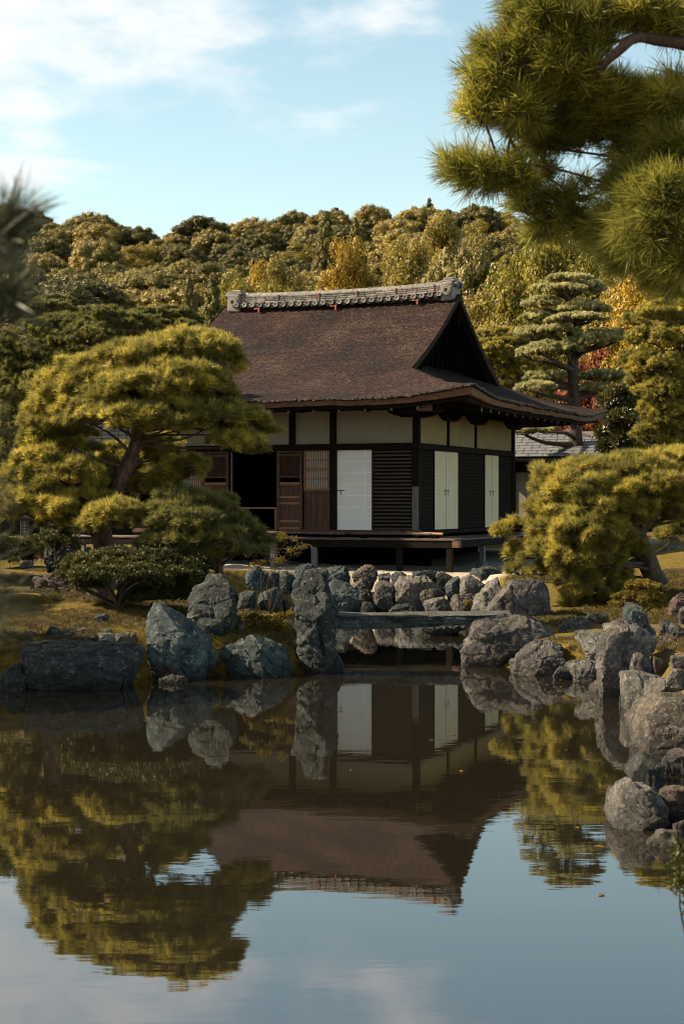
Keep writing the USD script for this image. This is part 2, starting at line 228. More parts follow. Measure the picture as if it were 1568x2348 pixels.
foliage_mat('moss_leaf', [(0.045, 0.034, 0.007), (0.095, 0.067, 0.011), (0.16, 0.108, 0.017)], 0.2, 1.5, 0.5)

def water_mat():
    nodes = {'g': ('geometry', {}), 'm1': ('mapping', {'scale': (1.0, 3.2, 1.0)}), 'n1': ('noise_texture', {'scale': 1.1, 'detail': 3.0, 'roughness': 0.55}),
        'm2': ('mapping', {'scale': (1.0, 2.6, 1.0)}), 'n2': ('noise_texture', {'scale': 6.5, 'detail': 3.0, 'roughness': 0.5}),
        'pn': ('noise_texture', {'scale': 0.25, 'detail': 2.0}), 'pr': ('map_range', {'from_min': 0.35, 'from_max': 0.65, 'to_min': 0.25, 'to_max': 1.0, 'clamp': True}), 'a': ('math', {'math_type': 'multiply'}),
        'ad': ('math', {'math_type': 'multiply_add', 'value2': 0.16}),
        'b': ('bump', {'strength': 1.0, 'distance': 0.0007}),
        'fr': ('fresnel', {'IOR': 2.6}), 'd': ('diffuse_bsdf', {'color': (0.007, 0.0055, 0.0032)}), 'gl': ('glossy_bsdf', {'color': (0.97, 0.98, 0.99), 'roughness': 0.012}), 'mix': ('mix_closure', {})}
    material('pond_water', nodes, [('g.position', 'm1.vector'), ('m1.vector', 'n1.vector'), ('g.position', 'm2.vector'), ('m2.vector', 'n2.vector'), ('g.position', 'pn.vector'), ('pn.fac', 'pr.value'), ('n2.fac', 'a.value1'), ('pr.result', 'a.value2'),
        ('a.value', 'ad.value1'), ('n1.fac', 'ad.value3'), ('ad.value', 'b.height'), ('b.normal', 'gl.normal'), ('fr.fac', 'mix.fac'), ('d.BSDF', 'mix.closure1'), ('gl.BSDF', 'mix.closure2')], 'mix.closure')
water_mat()

# ------------------------------------------------------------------ ground, pond, hill
SHORE = [(-40, 19.0)] + [tuple(TW(u, v)) for u, v in [(-60, 1588), (60, 1586), (320, 1582), (345, 1562), (470, 1558), (660, 1551), (772, 1547), (776, 1520), (768, 1480), (757, 1462), (700, 1452), (500, 1446), (410, 1436),
    (430, 1408), (560, 1400), (700, 1397), (830, 1398), (900, 1402), (1060, 1406), (1090, 1420), (1098, 1440), (1090, 1490), (1080, 1530), (1190, 1545), (1295, 1557), (1392, 1597), (1455, 1636), (1500, 1695), (1492, 1745), (1462, 1805), (1415, 1855), (1425, 1915), (1500, 1955), (1575, 1985), (1690, 2190), (1800, 2500)]] + [(1.95, 3.0), (-40, 3.0)]
POND = shapely.Polygon(SHORE).buffer(0.32)
def skyline(x, y):
    t = np.interp(x / np.maximum(y, 1) * FP + CX, [-600, 0, 62, 168, 269, 312, 365, 420, 470, 530, 600, 650, 700, 760, 809, 850, 890, 950, 1025, 1100, 1300, 1568, 2200],
                  [430, 458, 452, 470, 496, 503, 494, 498, 476, 473, 488, 486, 464, 470, 478, 466, 480, 466, 452, 468, 470, 480, 470])
    return (HY - t) / FP
CTRL = [P(*c) for c in [(100, 1460, 20.5), (250, 1385, 23), (60, 1420, 22), (-100, 1400, 22), (250, 1372, 24.1), (600, 1450, 22), (740, 1462, 22.5), (430, 1400, 23.5), (600, 1432, 25.5), (520, 1422, 25.0), (660, 1436, 25.0), (300, 1385, 26), (80, 1330, 29), (-150, 1330, 29),
    (1190, 1424, 25), (1300, 1412, 26), (1450, 1392, 26), (1500, 1362, 27), (1420, 1480, 20.5), (1540, 1565, 17), (1640, 1480, 19), (1568, 1262, 34), (1500, 1300, 31), (1600, 1700, 14), (1650, 1900, 10.5), (1700, 1400, 25)]]
CTRL += [np.array(c, float) for c in [(-8, 37, 1.0), (-5, 36, .9), (-2, 36, .8), (1, 34.6, .74), (3, 34, .72), (4.5, 35.5, .8), (0, 40, .85), (-4, 44, .95), (4, 44, .95), (8, 44, 1.3), (12, 36, 1.4), (-12, 36, 1.1), (-12, 24, .9), (-20, 30, 1.1), (0, 56, 1.3), (20, 56, 1.5), (-20, 56, 1.5), (14, 20, 1.0), (12, 8, 1.0), (-14, 1, .6), (0, 0, .6), (10, 0, .8)]]
CTRL = np.array(CTRL)
rbf = RBFInterpolator(CTRL[:, :2], CTRL[:, 2], kernel='thin_plate_spline', smoothing=0.05)
def base_height(x, y):
    near = np.clip(rbf(np.stack([np.clip(x, -20, 20).ravel(), np.clip(y, 0, 56).ravel()], 1)).reshape(x.shape), 0.25, 1.9)
    t = np.clip((y - 58) / 222, 0, 1)
    far = 1.4 + (np.maximum(skyline(x, y) * 280 + CAM_Z - 8.0, 3) - 1.4) * t ** 1.65 - np.clip(y - 285, 0, 400) * 0.35
    w = np.clip((y - 48) / 14, 0, 1); w = w * w * (3 - 2 * w)
    return near * (1 - w) + far * w
def height(x, y):
    x, y = np.asarray(x, float), np.asarray(y, float)
    h = base_height(x, y)
    pts = shapely.points(x, y); inside = shapely.contains_xy(POND, x, y); dist = shapely.distance(POND.exterior, pts)
    k = np.clip(dist / 0.45, 0, 1); k = k * k * (3 - 2 * k)
    bumps = (meshkit.fbm(np.stack([x * 1.3, y * 1.3, x * 0], -1), 4, 3) - 0.5) * 0.16 * np.clip(dist - 0.2, 0, 1) * (y < 60)
    return np.where(inside, -0.75 * np.clip(dist / 0.6, 0, 1) - 0.02, -0.02 + (h + 0.02 + bumps) * k)
def H(x, y): return float(height(np.array([x]), np.array([y]))[0])
def sheet(xs, ys):
    X, Y = np.meshgrid(xs, ys); Z = height(X.ravel(), Y.ravel()).reshape(X.shape)
    n, m = X.shape; i = (np.arange(n - 1)[:, None] * m + np.arange(m - 1)[None]).ravel()
    f = np.vstack([np.stack([i, i + 1, i + m + 1], 1), np.stack([i, i + m + 1, i + m], 1)])
    return np.stack([X.ravel(), Y.ravel(), Z.ravel()], 1), f
XS = np.concatenate([np.linspace(-220, -16, 30)[:-1], np.linspace(-16, -6, 34)[:-1], np.arange(-6, 7, 0.13), np.linspace(7, 16, 32)[1:], np.linspace(16, 220, 30)[1:]])
YS = np.concatenate([np.linspace(-60, 3, 16)[:-1], np.linspace(3, 9, 26)[:-1], np.arange(9, 37, 0.14), np.linspace(37, 58, 50)])
gv, gf = sheet(XS, YS)
g = obj('ground', (gv, gf), 'garden_ground', smooth=True, kind='structure')
dist_deck = shapely.distance(shapely.Polygon([(-6, 37.3), (-5, 36.6), (1.2, 34.3), (3.2, 33.3), (4.6, 34.4), (8, 43), (-4, 44)]), shapely.points(gv[:, :2]))
sand = np.clip(1 - dist_deck / 0.7, 0, 1)
UsdGeom.PrimvarsAPI(g).CreatePrimvar('sand', Sdf.ValueTypeNames.FloatArray, 'vertex').Set(Vt.FloatArray.FromNumpy(sand.astype(np.float32)))
hx, hy = np.linspace(-240, 240, 110), np.concatenate([np.linspace(57.8, 290, 70), np.linspace(300, 520, 12)])
obj('hill', sheet(hx, hy), 'hill_soil', smooth=True, kind='structure')
wx = np.array([-40, 6.5]); wb = trimesh.creation.extrude_polygon(POND.buffer(1.2), 0.02, engine='earcut'); wb.apply_translation([0, 0, -0.02])
obj('pond_water', wb, 'pond_water', kind='structure')

# ------------------------------------------------------------------ the hall
KEN, W, EAVE = 1.97, 6.895, 1.95
ROT = math.degrees(math.atan(0.426)); CA, SA = math.cos(math.radians(ROT)), math.sin(math.radians(ROT))
hall = thing('temple_hall', 'dark timber temple hall with brown bark roof and white paper doors behind the pond', 'temple hall', (1.618, 36.15, 0), -ROT)
def XF(u, off=0.0):          # local x on the front wall plane (y = off) from a frame column
    r = (u - CX) / FP; ox, oy = 1.618 + SA * off, 36.15 + CA * off
    return -(ox - oy * r) / (CA + SA * r)
def YS_(u, off=0.0):         # local y on the side wall plane (x = off)
    r = (u - CX) / FP; ox, oy = 1.618 + CA * off, 36.15 - SA * off
    return (oy * r - ox) / (SA - CA * r)
RV = 2.15
def prof(r): return 4.35 + 0.26 * r + 0.0468 * r * r
def lift(m): return 0.24 * np.clip(1 - m / 2.5, 0, 1) ** 2
def grid(Pts):
    n, m = Pts.shape[:2]; i = (np.arange(n - 1)[:, None] * m + np.arange(m - 1)[None]).ravel()
    f = np.vstack([np.stack([i, i + 1, i + m + 1], 1), np.stack([i, i + m + 1, i + m], 1)])
    return trimesh.Trimesh(Pts.reshape(-1, 3), f, process=False)
def slope(r, s, pull=False):             # r rows from the eave, s in [-1, 1] along; returns local points of the front slope
    half = np.where(r <= RV, W / 2 + EAVE - r, W / 2 + EAVE - RV)
    a = half * s
    rs = np.minimum(W / 2 + EAVE - a, W / 2 + EAVE + a)
    rough = (meshkit.fbm(np.stack([a * 2.2, r * 2.2, a * 0 + 1], -1), 4, 9) - 0.5) * 0.05
    return np.stack([-W / 2 + a + (0.30 * np.clip(-s, 0, 1) * np.clip((r - RV) / 3.25, 0, 1) if pull else 0), -EAVE + r, prof(r) + lift(np.maximum(r, rs)) + rough - 0.05 * np.cos(a / (W / 2) * 1.2) * np.clip((r - 3) / 2.4, 0, 1)], -1)
def turn(p, k):              # quarter turns about the hall's centre
    c = np.array([-W / 2, W / 2, 0]); q = p - c
    for _ in range(k): q = np.stack([-q[..., 1], q[..., 0], q[..., 2]], -1)
    return q + c
def dense(a, b, n): return np.linspace(a, b, n)
rr, ss = np.meshgrid(np.concatenate([dense(0, RV, 26), dense(RV, EAVE + W / 2, 34)[1:]]), dense(-1, 1, 110), indexing='ij')
front = slope(rr, ss, True); front[..., 1] = np.minimum(front[..., 1], W / 2)
back = slope(rr, ss, False); back[..., 0] -= 0.30 * np.clip(ss, 0, 1) * np.clip((rr - RV) / 3.25, 0, 1); back[..., 1] = np.minimum(back[..., 1], W / 2)
parts = [grid(front), grid(turn(back, 2))]
r2, s2 = np.meshgrid(dense(0, RV + 0.9, 34), dense(-1, 1, 80), indexing='ij')
sidep = slope(r2, s2); ax_ = (sidep[..., 0] + W / 2); lim = W / 2 + EAVE - r2; sidep[..., 0] = -W / 2 + np.where(r2 > RV, s2 * lim, ax_); sidep[..., 2] -= np.clip(r2 - RV, 0, 1) * 0.12
parts += [grid(turn(sidep, 1)), grid(turn(sidep, 3))]
roof = obj('roof', join(parts), 'roof_bark', hall, smooth=40)
def eave_strip(depth0, depth1, inset0, inset1, k):   # vertical band round one eave
    s = dense(-1, 1, 90); p = slope(np.zeros_like(s), s); lf = lift(np.minimum(W / 2 + EAVE - (W / 2 + EAVE) * s, (W / 2 + EAVE) * (1 + s)))
    rows = []
    for dp, ins in ((depth0, inset0), (depth1, inset1)):
        q = p.copy(); q[:, 2] -= dp * (1 + 0.55 * lf / 0.24); q[:, 1] += ins; q[:, 0] = -W / 2 + (q[:, 0] + W / 2) * (1 - ins / (W / 2 + EAVE)); rows.append(q)
    return grid(turn(np.array(rows[::-1]), k))
obj('eave_edge', join([eave_strip(0, 0.035, 0, -0.012, k) for k in range(4)] + [eave_strip(0.035, 0.045, -0.012, 0.03, k) for k in range(4)]), 'roof_bark', hall)
fr = np.random.default_rng(8); fv, ff = [], []
bxf = box(-.5, .5, -.5, .5, -.5, .5); cnt = 0
for k in (0, 3, 1):
    for i in range(420):
        s_ = fr.uniform(-1, 1); p = slope(np.array([0.0]), np.array([s_])); wd_, th_ = fr.uniform(.03, .10), fr.uniform(.012, .05)
        v = bxf.vertices * [wd_, fr.uniform(.05, .10), th_] + p[0] + [0, fr.uniform(-.012, .02), -.012 + fr.uniform(-.012, .012)]; fv.append(turn(v, k)); ff.append(bxf.faces + cnt); cnt += 8
obj('eave_fringe', (np.vstack(fv), np.vstack(ff)), 'fringe_bark', hall, kind='stuff')
for k in range(4):
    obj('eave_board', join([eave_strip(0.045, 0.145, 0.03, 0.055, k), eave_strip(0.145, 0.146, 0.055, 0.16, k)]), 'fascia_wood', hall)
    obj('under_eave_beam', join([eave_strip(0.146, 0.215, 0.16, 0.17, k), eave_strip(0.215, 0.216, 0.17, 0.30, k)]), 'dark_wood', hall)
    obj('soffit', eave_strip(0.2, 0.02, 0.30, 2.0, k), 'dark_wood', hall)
# rafters
for side, n in ((0, 15), (3, 15)):
    for i in range(n):
        a = -W / 2 + (i + 0.5 - n / 2) * (W + 1.9) / n
        m = box(-0.035, 0.035, -EAVE + 0.26, 0.1, -0.05, 0.05)
        v = m.vertices.copy(); v[:, 2] += 4.13 + 0.16 * (v[:, 1] + EAVE); v[:, 0] += a
        tip = box(-0.03, 0.03, -EAVE + 0.245, -EAVE + 0.262, -0.04, 0.04); tv = tip.vertices.copy(); tv[:, 2] += 4.13; tv[:, 0] += a
        q = 0 if side == 0 else 1
        rf = obj('rafter', (turn(v, q), m.faces), 'dark_wood', hall)
        obj('rafter_end', (turn(tv, q), tip.faces), 'grey_wood', rf)
# gables: verge edges, bargeboards and gable walls
rg = dense(RV - 0.12, EAVE + W / 2, 40)
def verge(k, x0, x1, d0, d1):
    out = []
    for flip in (0, 1):
        yv = -EAVE + rg; z = prof(rg) - 0.02
        if flip: yv = W - yv
        dx = 0.30 * np.clip((rg - RV) / 3.25, 0, 1) if k == 2 else 0.0
        rows = np.array([np.stack([np.full_like(rg, x0) - dx, yv, z - d0], -1), np.stack([np.full_like(rg, x1) - dx, yv, z - d1], -1)])
        out.append(grid(turn(rows, k)))
    return join(out)
for k in (0, 2):
    obj('verge_edge', join([verge(k, -0.2, -0.2, -0.02, 0.13), verge(k, -0.2, -0.55, 0.13, 0.13)]), 'roof_bark', hall)
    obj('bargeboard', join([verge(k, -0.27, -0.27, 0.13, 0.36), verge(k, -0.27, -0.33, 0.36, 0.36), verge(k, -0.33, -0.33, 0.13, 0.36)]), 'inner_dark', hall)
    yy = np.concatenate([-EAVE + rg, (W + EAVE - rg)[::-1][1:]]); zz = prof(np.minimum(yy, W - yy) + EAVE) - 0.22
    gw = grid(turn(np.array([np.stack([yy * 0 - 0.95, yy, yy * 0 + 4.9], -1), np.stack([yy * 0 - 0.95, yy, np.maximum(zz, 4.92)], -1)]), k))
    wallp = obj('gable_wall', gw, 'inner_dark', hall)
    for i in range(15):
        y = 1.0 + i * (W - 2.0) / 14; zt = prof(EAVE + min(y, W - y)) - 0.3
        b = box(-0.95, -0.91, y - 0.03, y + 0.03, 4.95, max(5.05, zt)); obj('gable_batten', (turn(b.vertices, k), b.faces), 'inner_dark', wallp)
    pend = box(-0.31, -0.22, W / 2 - 0.1, W / 2 + 0.1, 6.35, 6.72); obj('gable_pendant', (turn(pend.vertices, k), pend.faces), 'inner_dark', hall)
# ridge of tiles
rng = random.Random(5)
RX0, RX1, RZ = -6.03, -0.42, 7.02
def sag(x): return -0.05 * math.cos((x + W / 2) / (W / 2) * 1.2) + 0.05 * (abs(x + W / 2) / 2.9) ** 3
def ridgebox(x0, x1, hw, z0, z1, c=0.008):
    m = cbox(x0, x1, W / 2 - hw, W / 2 + hw, z0, z1, c); v = m.vertices.copy(); v[:, 2] += np.array([sag(x) for x in v[:, 0]]); return trimesh.Trimesh(v, m.faces, process=False)
n = 24
ridge = obj('ridge', join([ridgebox(RX0 + i * (RX1 - RX0) / n, RX0 + (i + 1) * (RX1 - RX0) / n, 0.16, RZ - 0.1, RZ + 0.30) for i in range(n)]), 'tile_dark', hall)
for c in range(4):
    x = RX0 - (c % 2) * 0.13; z0 = RZ + 0.115 + c * 0.046
    while x < RX1:
        w = 0.23 + rng.random() * 0.07
        a, b = max(x, RX0), min(x + w, RX1)
        if b - a > 0.05: obj('ridge_tile', ridgebox(a + 0.004, b - 0.004, 0.205 - 0.006 * c + rng.random() * 0.008, z0, z0 + 0.039), rng.choice(['tile', 'tile', 'tile_dark', 'tile_pale']), ridge)
        x += w
def halfcyl(x0, x1, r, y, z, n=10):
    m = trimesh.creation.cylinder(r, x1 - x0, sections=n); m.apply_transform(trimesh.transformations.rotation_matrix(math.pi / 2, [0, 1, 0])); m.apply_translation([(x0 + x1) / 2, y, z + sag((x0 + x1) / 2)]); return m
for i in range(18):
    a = RX0 + i * (RX1 - RX0) / 18; obj('cap_tile', halfcyl(a + 0.004, a + (RX1 - RX0) / 18 - 0.004, 0.10, W / 2, RZ + 0.29), 'tile', ridge, smooth=40)
for i in range(26):
    x = RX0 + 0.13 + i * (RX1 - RX0 - 0.2) / 25.5
    for sg in (-1, 1):
        m = join([trimesh.creation.cylinder(0.060, 0.34, sections=14), trimesh.creation.annulus(0.038, 0.060, 0.365, sections=14)]); m.apply_transform(trimesh.transformations.rotation_matrix(math.pi / 2, [1, 0, 0]))
        m.apply_translation([x, W / 2 + sg * 0.2, RZ + 0.05 + sag(x)]); obj('round_end_tile', m, 'tile_pale' if i % 3 else 'tile', ridge, smooth=40)
        if i < 25: obj('valley_tile', cbox(x + 0.065, x + 0.155, W / 2 + (-0.34 if sg < 0 else 0.0), W / 2 + (0.0 if sg < 0 else 0.34), RZ - 0.03 + sag(x), RZ + 0.06 + sag(x)), 'tile_dark', ridge)
for x in (-5.8, -4.85, -3.75, -2.75, -1.75, -0.78):
    obj('copper_strap', ridgebox(x - 0.011, x + 0.011, 0.215, RZ + 0.11, RZ + 0.31), 'red_metal', ridge)
for x in (-5.35, -3.3, -1.2):
    obj('red_bracket', join([box(x - 0.09, x + 0.09, 3.08, 3.14, RZ - 0.06 + sag(x), RZ - 0.03 + sag(x)), box(x + 0.05, x + 0.09, 3.04, 3.08, RZ - 0.15 + sag(x), RZ - 0.03 + sag(x))]), 'red_metal', ridge)
for x0, x1 in ((RX0 - 0.17, RX0 + 0.16), (RX1 - 0.17, RX1 + 0.14)):
    xm = (x0 + x1) / 2; o = obj('ridge_end_ornament', join([ridgebox(x0, x1, 0.30, RZ - 0.12, RZ + 0.32, 0.03), ridgebox(x0 - 0.03, x1 + 0.03, 0.24, RZ + 0.32, RZ + 0.37, 0.02), ridgebox(x0 + 0.02, x1 - 0.02, 0.16, RZ + 0.37, RZ + 0.44, 0.04)]), 'tile', ridge)
    for rad, hgt in ((0.11, 0.045), (0.075, 0.06)):
        m = trimesh.creation.annulus(rad - 0.025, rad, hgt, sections=24); m.apply_transform(trimesh.transformations.rotation_matrix(math.pi / 2, [1, 0, 0])); m.apply_translation([xm, W / 2 - 0.32, RZ + 0.12 + sag(xm)]); obj('ornament_ring', m, 'tile_pale', o)
    for sg in (-1, 1):
        m = trimesh.creation.cylinder(0.07, 0.3, sections=12); m.apply_transform(trimesh.transformations.rotation_matrix(math.pi / 2, [0, 1, 0])); m.apply_translation([x1 - 0.06 if x1 > -3 else x0 + 0.06, W / 2 + sg * 0.17, RZ + 0.3]); m.apply_scale([1, 1, 1]); obj('ornament_roll', m, 'tile_dark', o, smooth=40)
# walls
Z0, Z1, Z2, Z3 = 1.575, 3.335, 3.475, 4.20     # floor line, door top, rail top, plaster top
xp1, xp2, xp3 = XF(765), XF(671.5), XF(407)
HP = 0.072
def post(x, y, z0=0.7, z1=4.3, w=HP): obj('post', cbox(x - w, x + w, y - w, y + w, z0, z1, 0.01), 'dark_wood', hall)
for x in (0, xp1, xp3, -W): post(x, 0.0, 1.2)
post(xp2, 0.0, Z2 - 0.02)
sy = [YS_(1037 + (0), 0), YS_(1090, 0)]
sy = [KEN, 2 * KEN]
for y in sy: post(0.0, y, Z2 - 0.02, 4.3, 0.05)
post(0.0, W); post(-W, W); post(-W / 2, W)
obj('lintel_rail', cbox(-W - 0.1, 0.1, -0.095, 0.09, Z1, Z2), 'dark_wood', hall)
obj('lintel_rail', cbox(-0.09, 0.095, 0.1, W, Z1, Z2 - 0.003), 'dark_wood', hall)
obj('wall_plate', cbox(-W - 0.3, 0.3, -0.10, 0.10, Z3, Z3 + 0.16), 'dark_wood', hall)
obj('wall_plate', cbox(-0.10, 0.10, 0.11, W + 0.3, Z3 - 0.004, Z3 + 0.155), 'dark_wood', hall)
for a, b in ((0, xp1), (xp1, xp2), (xp2, xp3), (xp3, -W)):
    obj('plaster_panel', box(b + HP - .01, a - HP + .01, -0.01, 0.03, Z2 - 0.01, Z3 + 0.02), 'plaster', hall)
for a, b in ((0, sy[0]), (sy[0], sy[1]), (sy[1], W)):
    obj('plaster_panel', box(-0.03, 0.01, a + 0.04, b - 0.04, Z2 - 0.01, Z3 + 0.02), 'bounce_tint_plaster', hall)
obj('threshold', cbox(-W - 0.08, 0.1, -0.16, 0.08, Z0 - 0.09, Z0), 'brown_wood', hall)
obj('threshold', cbox(-0.08, 0.13, 0.09, W, Z0 - 0.093, Z0 - 0.003), 'dark_wood', hall)
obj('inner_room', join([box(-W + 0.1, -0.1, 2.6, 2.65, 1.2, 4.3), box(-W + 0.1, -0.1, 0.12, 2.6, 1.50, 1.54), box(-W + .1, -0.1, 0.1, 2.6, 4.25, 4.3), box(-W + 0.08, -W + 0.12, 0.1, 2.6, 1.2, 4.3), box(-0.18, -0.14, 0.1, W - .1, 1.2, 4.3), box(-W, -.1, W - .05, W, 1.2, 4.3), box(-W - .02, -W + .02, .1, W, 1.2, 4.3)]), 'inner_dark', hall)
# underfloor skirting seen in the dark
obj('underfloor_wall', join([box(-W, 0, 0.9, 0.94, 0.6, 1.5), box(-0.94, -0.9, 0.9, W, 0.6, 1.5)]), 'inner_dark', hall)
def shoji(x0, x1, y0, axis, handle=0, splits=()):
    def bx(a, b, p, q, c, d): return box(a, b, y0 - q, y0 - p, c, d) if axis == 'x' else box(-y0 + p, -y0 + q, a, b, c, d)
    base = bx(x0, x1, 0.0, 0.018, Z0, Z1); pan = obj('paper_door', base, 'paper' if axis == 'x' else 'bounce_tint_paper', hall)
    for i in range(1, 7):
        z = Z0 + (Z1 - Z0) * i / 7; obj('paper_seam', bx(x0 + .001, x1 - .001, 0.017, 0.020, z - 0.006, z + 0.006), 'paper_seam' if axis == 'x' else 'bounce_tint_paper', pan)
    for sp in splits: obj('door_joint', bx(sp - 0.006, sp + 0.006, 0.017, 0.022, Z0, Z1), 'pale_brown_wood', pan)
    for f0, f1 in ((x0 - 0.035, x0), (x1, x1 + 0.035)): obj('door_stile', bx(f0, f1, 0.0, 0.03, Z0, Z1), 'brown_wood', pan)
    for hx0, sgn in handle:
        zz = Z0 + 0.87; obj('door_handle', join([bx(min(hx0, hx0 + sgn * 0.17), max(hx0, hx0 + sgn * 0.17), 0.018, 0.026, zz - 0.008, zz + 0.008), bx(hx0 + sgn * 0.09 - 0.006, hx0 + sgn * 0.09 + 0.006, 0.018, 0.025, zz - 0.11, zz - 0.008)]), 'dark_wood', pan)
a, b = XF(774), XF(853)
shoji(a, b, 0.0, 'x', [(a, 1)], ())
obj('paper_seam', box(b - 0.17, b - 0.158, -0.0205, -0.017, Z0, Z1), 'paper_seam', hall)
def louver(x0, x1, axis, n=22, mat='slat_wood'):
    def bx(a, b, p, q, c, d): return box(a, b, -q, -p, c, d) if axis == 'x' else box(p, q, a, b, c, d)
    back = obj('louvre_door', bx(x0, x1, -0.01, 0.012, Z0, Z1), 'dark_wood', hall)
    for i in range(n):
        z = Z0 + (Z1 - Z0) * (i + 0.5) / n; obj('slat', bx(x0 + 0.03, x1 - 0.03, 0.012, 0.046, z - 0.024, z + 0.012), mat, back)
    for s0, s1 in ((x0, x0 + 0.035), (x1 - 0.035, x1)): obj('door_stile', bx(s0, s1, 0.012, 0.044, Z0, Z1), 'dark_wood', back)
louver(XF(856.5), -HP - 0.005, 'x')
obj('corner_patch', cbox(-0.075, 0.075, -0.085, -0.074, Z0, Z0 + 0.95), 'grey_wood', hall)
ys = [YS_(u, 0.01) for u in (995, 1049, 1110.5, 1142)]
louver(HP + 0.005, ys[0] - 0.04, 'y', mat='dark_wood'); louver(ys[1] + 0.04, ys[2] - 0.04, 'y', mat='dark_wood'); louver(ys[3] + 0.04, W - HP, 'y', mat='dark_wood')  # side slats coloured darker than the front ones to paint in shade of trees
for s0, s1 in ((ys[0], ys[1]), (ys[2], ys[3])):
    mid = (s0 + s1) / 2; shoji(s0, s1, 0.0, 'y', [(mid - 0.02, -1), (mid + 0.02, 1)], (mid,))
# lattice windows over plank panels
def lattice(u0, u1, nb):
    x0, x1, zb, zt = XF(u0), XF(u1), 2.50, Z1 - 0.02
    win = obj('lattice_window', box(x0, x1, 0.0, 0.015, zb, zt), 'paper', hall)
    fw = 0.035
    obj('window_frame', join([box(x0, x1, -0.045, 0.0, zb - 0.05, zb), box(x0, x1, -0.04, 0, zt, zt + 0.02), box(x0, x0 + 0.025, -0.042, 0, zb, zt), box(x1 - 0.025, x1, -0.042, 0, zb, zt)]), 'pale_brown_wood', win)
    for i in range(nb):
        x = x0 + (x1 - x0) * (i + 1) / (nb + 1); obj('lattice_bar', box(x - 0.011, x + 0.011, -0.032, -0.006, zb, zt), 'pale_brown_wood', win)
    for t in (0.26, 0.49, 0.53, 0.76):
        z = zb + (zt - zb) * t; obj('lattice_rail', box(x0 + .026, x1 - .026, -0.036, -0.012, z - 0.010, z + 0.010), 'pale_brown_wood', win)
    pl = obj('plank_panel', box(x0 - .02, x1 + .02, 0.0, 0.02, Z0, zb - 0.05), 'brown_wood', hall)
    npk = 4
    for i in range(npk):
        a = x0 + (x1 - x0) * i / npk; obj('panel_plank', cbox(a + 0.004, a + (x1 - x0) / npk - 0.004, -0.014, 0.0, Z0 + 0.06, zb - 0.11, .005), 'brown_wood', pl)
    for za, zc in ((Z0, Z0 + 0.06), (zb - 0.11, zb - 0.052)): obj('panel_rail', box(x0 - .015, x1 + .015, -0.03, 0.0, za, zc), 'brown_wood', pl)
lattice(698, 757, 10); lattice(414, 466, 10)
def paneldoor(u0, u1):
    x0, x1 = XF(u0), XF(u1); d = obj('panelled_door', box(x0 + .01, x1 - .01, -0.045, -0.03, Z0, 2.62), 'brown_wood', hall)
    for s0, s1 in ((x0, x0 + 0.07), (x1 - 0.06, x1)): obj('door_stile', cbox(s0, s1, -0.075, -0.025, Z0, Z1), 'brown_wood', d)
    for z0, z1 in ((Z0, Z0 + 0.055), (Z0 + 0.16, Z0 + 0.21), (Z0 + 0.56, Z0 + 0.61), (Z0 + 0.70, Z0 + 0.75), (Z0 + 1.0, Z0 + 1.06), (Z0 + 1.16, Z0 + 1.2), (Z1 - 0.12, Z1 - 0.06), (Z1 - 0.04, Z1)):
        obj('door_rail', cbox(x0 + 0.071, x1 - 0.061, -0.068, -0.028, z0, z1, .005), 'pale_brown_wood' if z1 < Z0 + 1.1 else 'brown_wood', d)
    zb, zt = Z0 + 1.2, Z1 - 0.12
    strips = []
    for k in range(-8, 14):
        for sg in (1, -1):
            xa = x0 + 0.07 + k * 0.055; A = np.array([xa, zb]) if sg > 0 else np.array([xa, zt]); B = A + np.array([0.4, 0.4 * sg]) * 1.3
            ln = shapely.LineString([A, B]).buffer(0.005, cap_style='flat').intersection(shapely.box(x0 + 0.07, zb, x1 - 0.06, zt))
            if ln.area > 1e-4 and ln.geom_type == 'Polygon':
                m = trimesh.creation.extrude_polygon(ln, 0.008, engine='earcut'); v = m.vertices; strips.append(trimesh.Trimesh(np.stack([v[:, 0], -0.05 + v[:, 2] + (0.009 if sg > 0 else 0), v[:, 1]], 1), m.faces, process=False))
    obj('door_lattice', join(strips), 'brown_wood', d, kind='stuff')
paneldoor(637, 695); paneldoor(466.5, 526)
obj('sliding_door_edge', cbox(XF(526.5), XF(531), 0.02, 0.06, Z0, Z1), 'grey_wood', hall)
xa, xb = XF(532), XF(636)
rl = obj('low_railing', cbox(xa, xb, -0.03, 0.0, Z0 + 0.46, Z0 + 0.50, .006), 'pale_brown_wood', hall)
obj('railing_post', cbox(xb - 0.06, xb - 0.01, -0.028, 0.0, Z0, Z0 + 0.459, .006), 'pale_brown_wood', rl)
obj('railing_post', cbox(xa + 0.0, xa + 0.05, -0.028, 0.0, Z0, Z0 + 0.459, .006), 'pale_brown_wood', rl)
# boat shaped bracket arms on the side
for y in (0.0, KEN, 2 * KEN, W):
    pts = [(-0.62, 0.16), (0.62, 0.16), (0.62, 0.08), (0.5, 0.03), (0.3, -0.03), (-0.3, -0.03), (-0.5, 0.03), (-0.62, 0.08)]
    for ax in (0, 1):
        if ax == 1 and y > 0: continue
        m = trimesh.creation.extrude_polygon(shapely.Polygon(pts), 0.14, engine='earcut'); v = m.vertices
        vv = np.stack([0.13 - v[:, 2], y + v[:, 0], 4.06 + v[:, 1]], 1) if ax == 0 else np.stack([v[:, 0], -0.13 + v[:, 2], 4.06 + v[:, 1]], 1)
        obj('bracket_arm', (vv, m.faces), 'dark_wood', hall)
for i in range(9):
    x = -W + 0.3 + i * (W - .6) / 8; obj('beam_end', cbox(x - 0.05, x + 0.05, -0.42, -0.10, Z3 - 0.03, Z3 + 0.07), 'dark_wood', hall)
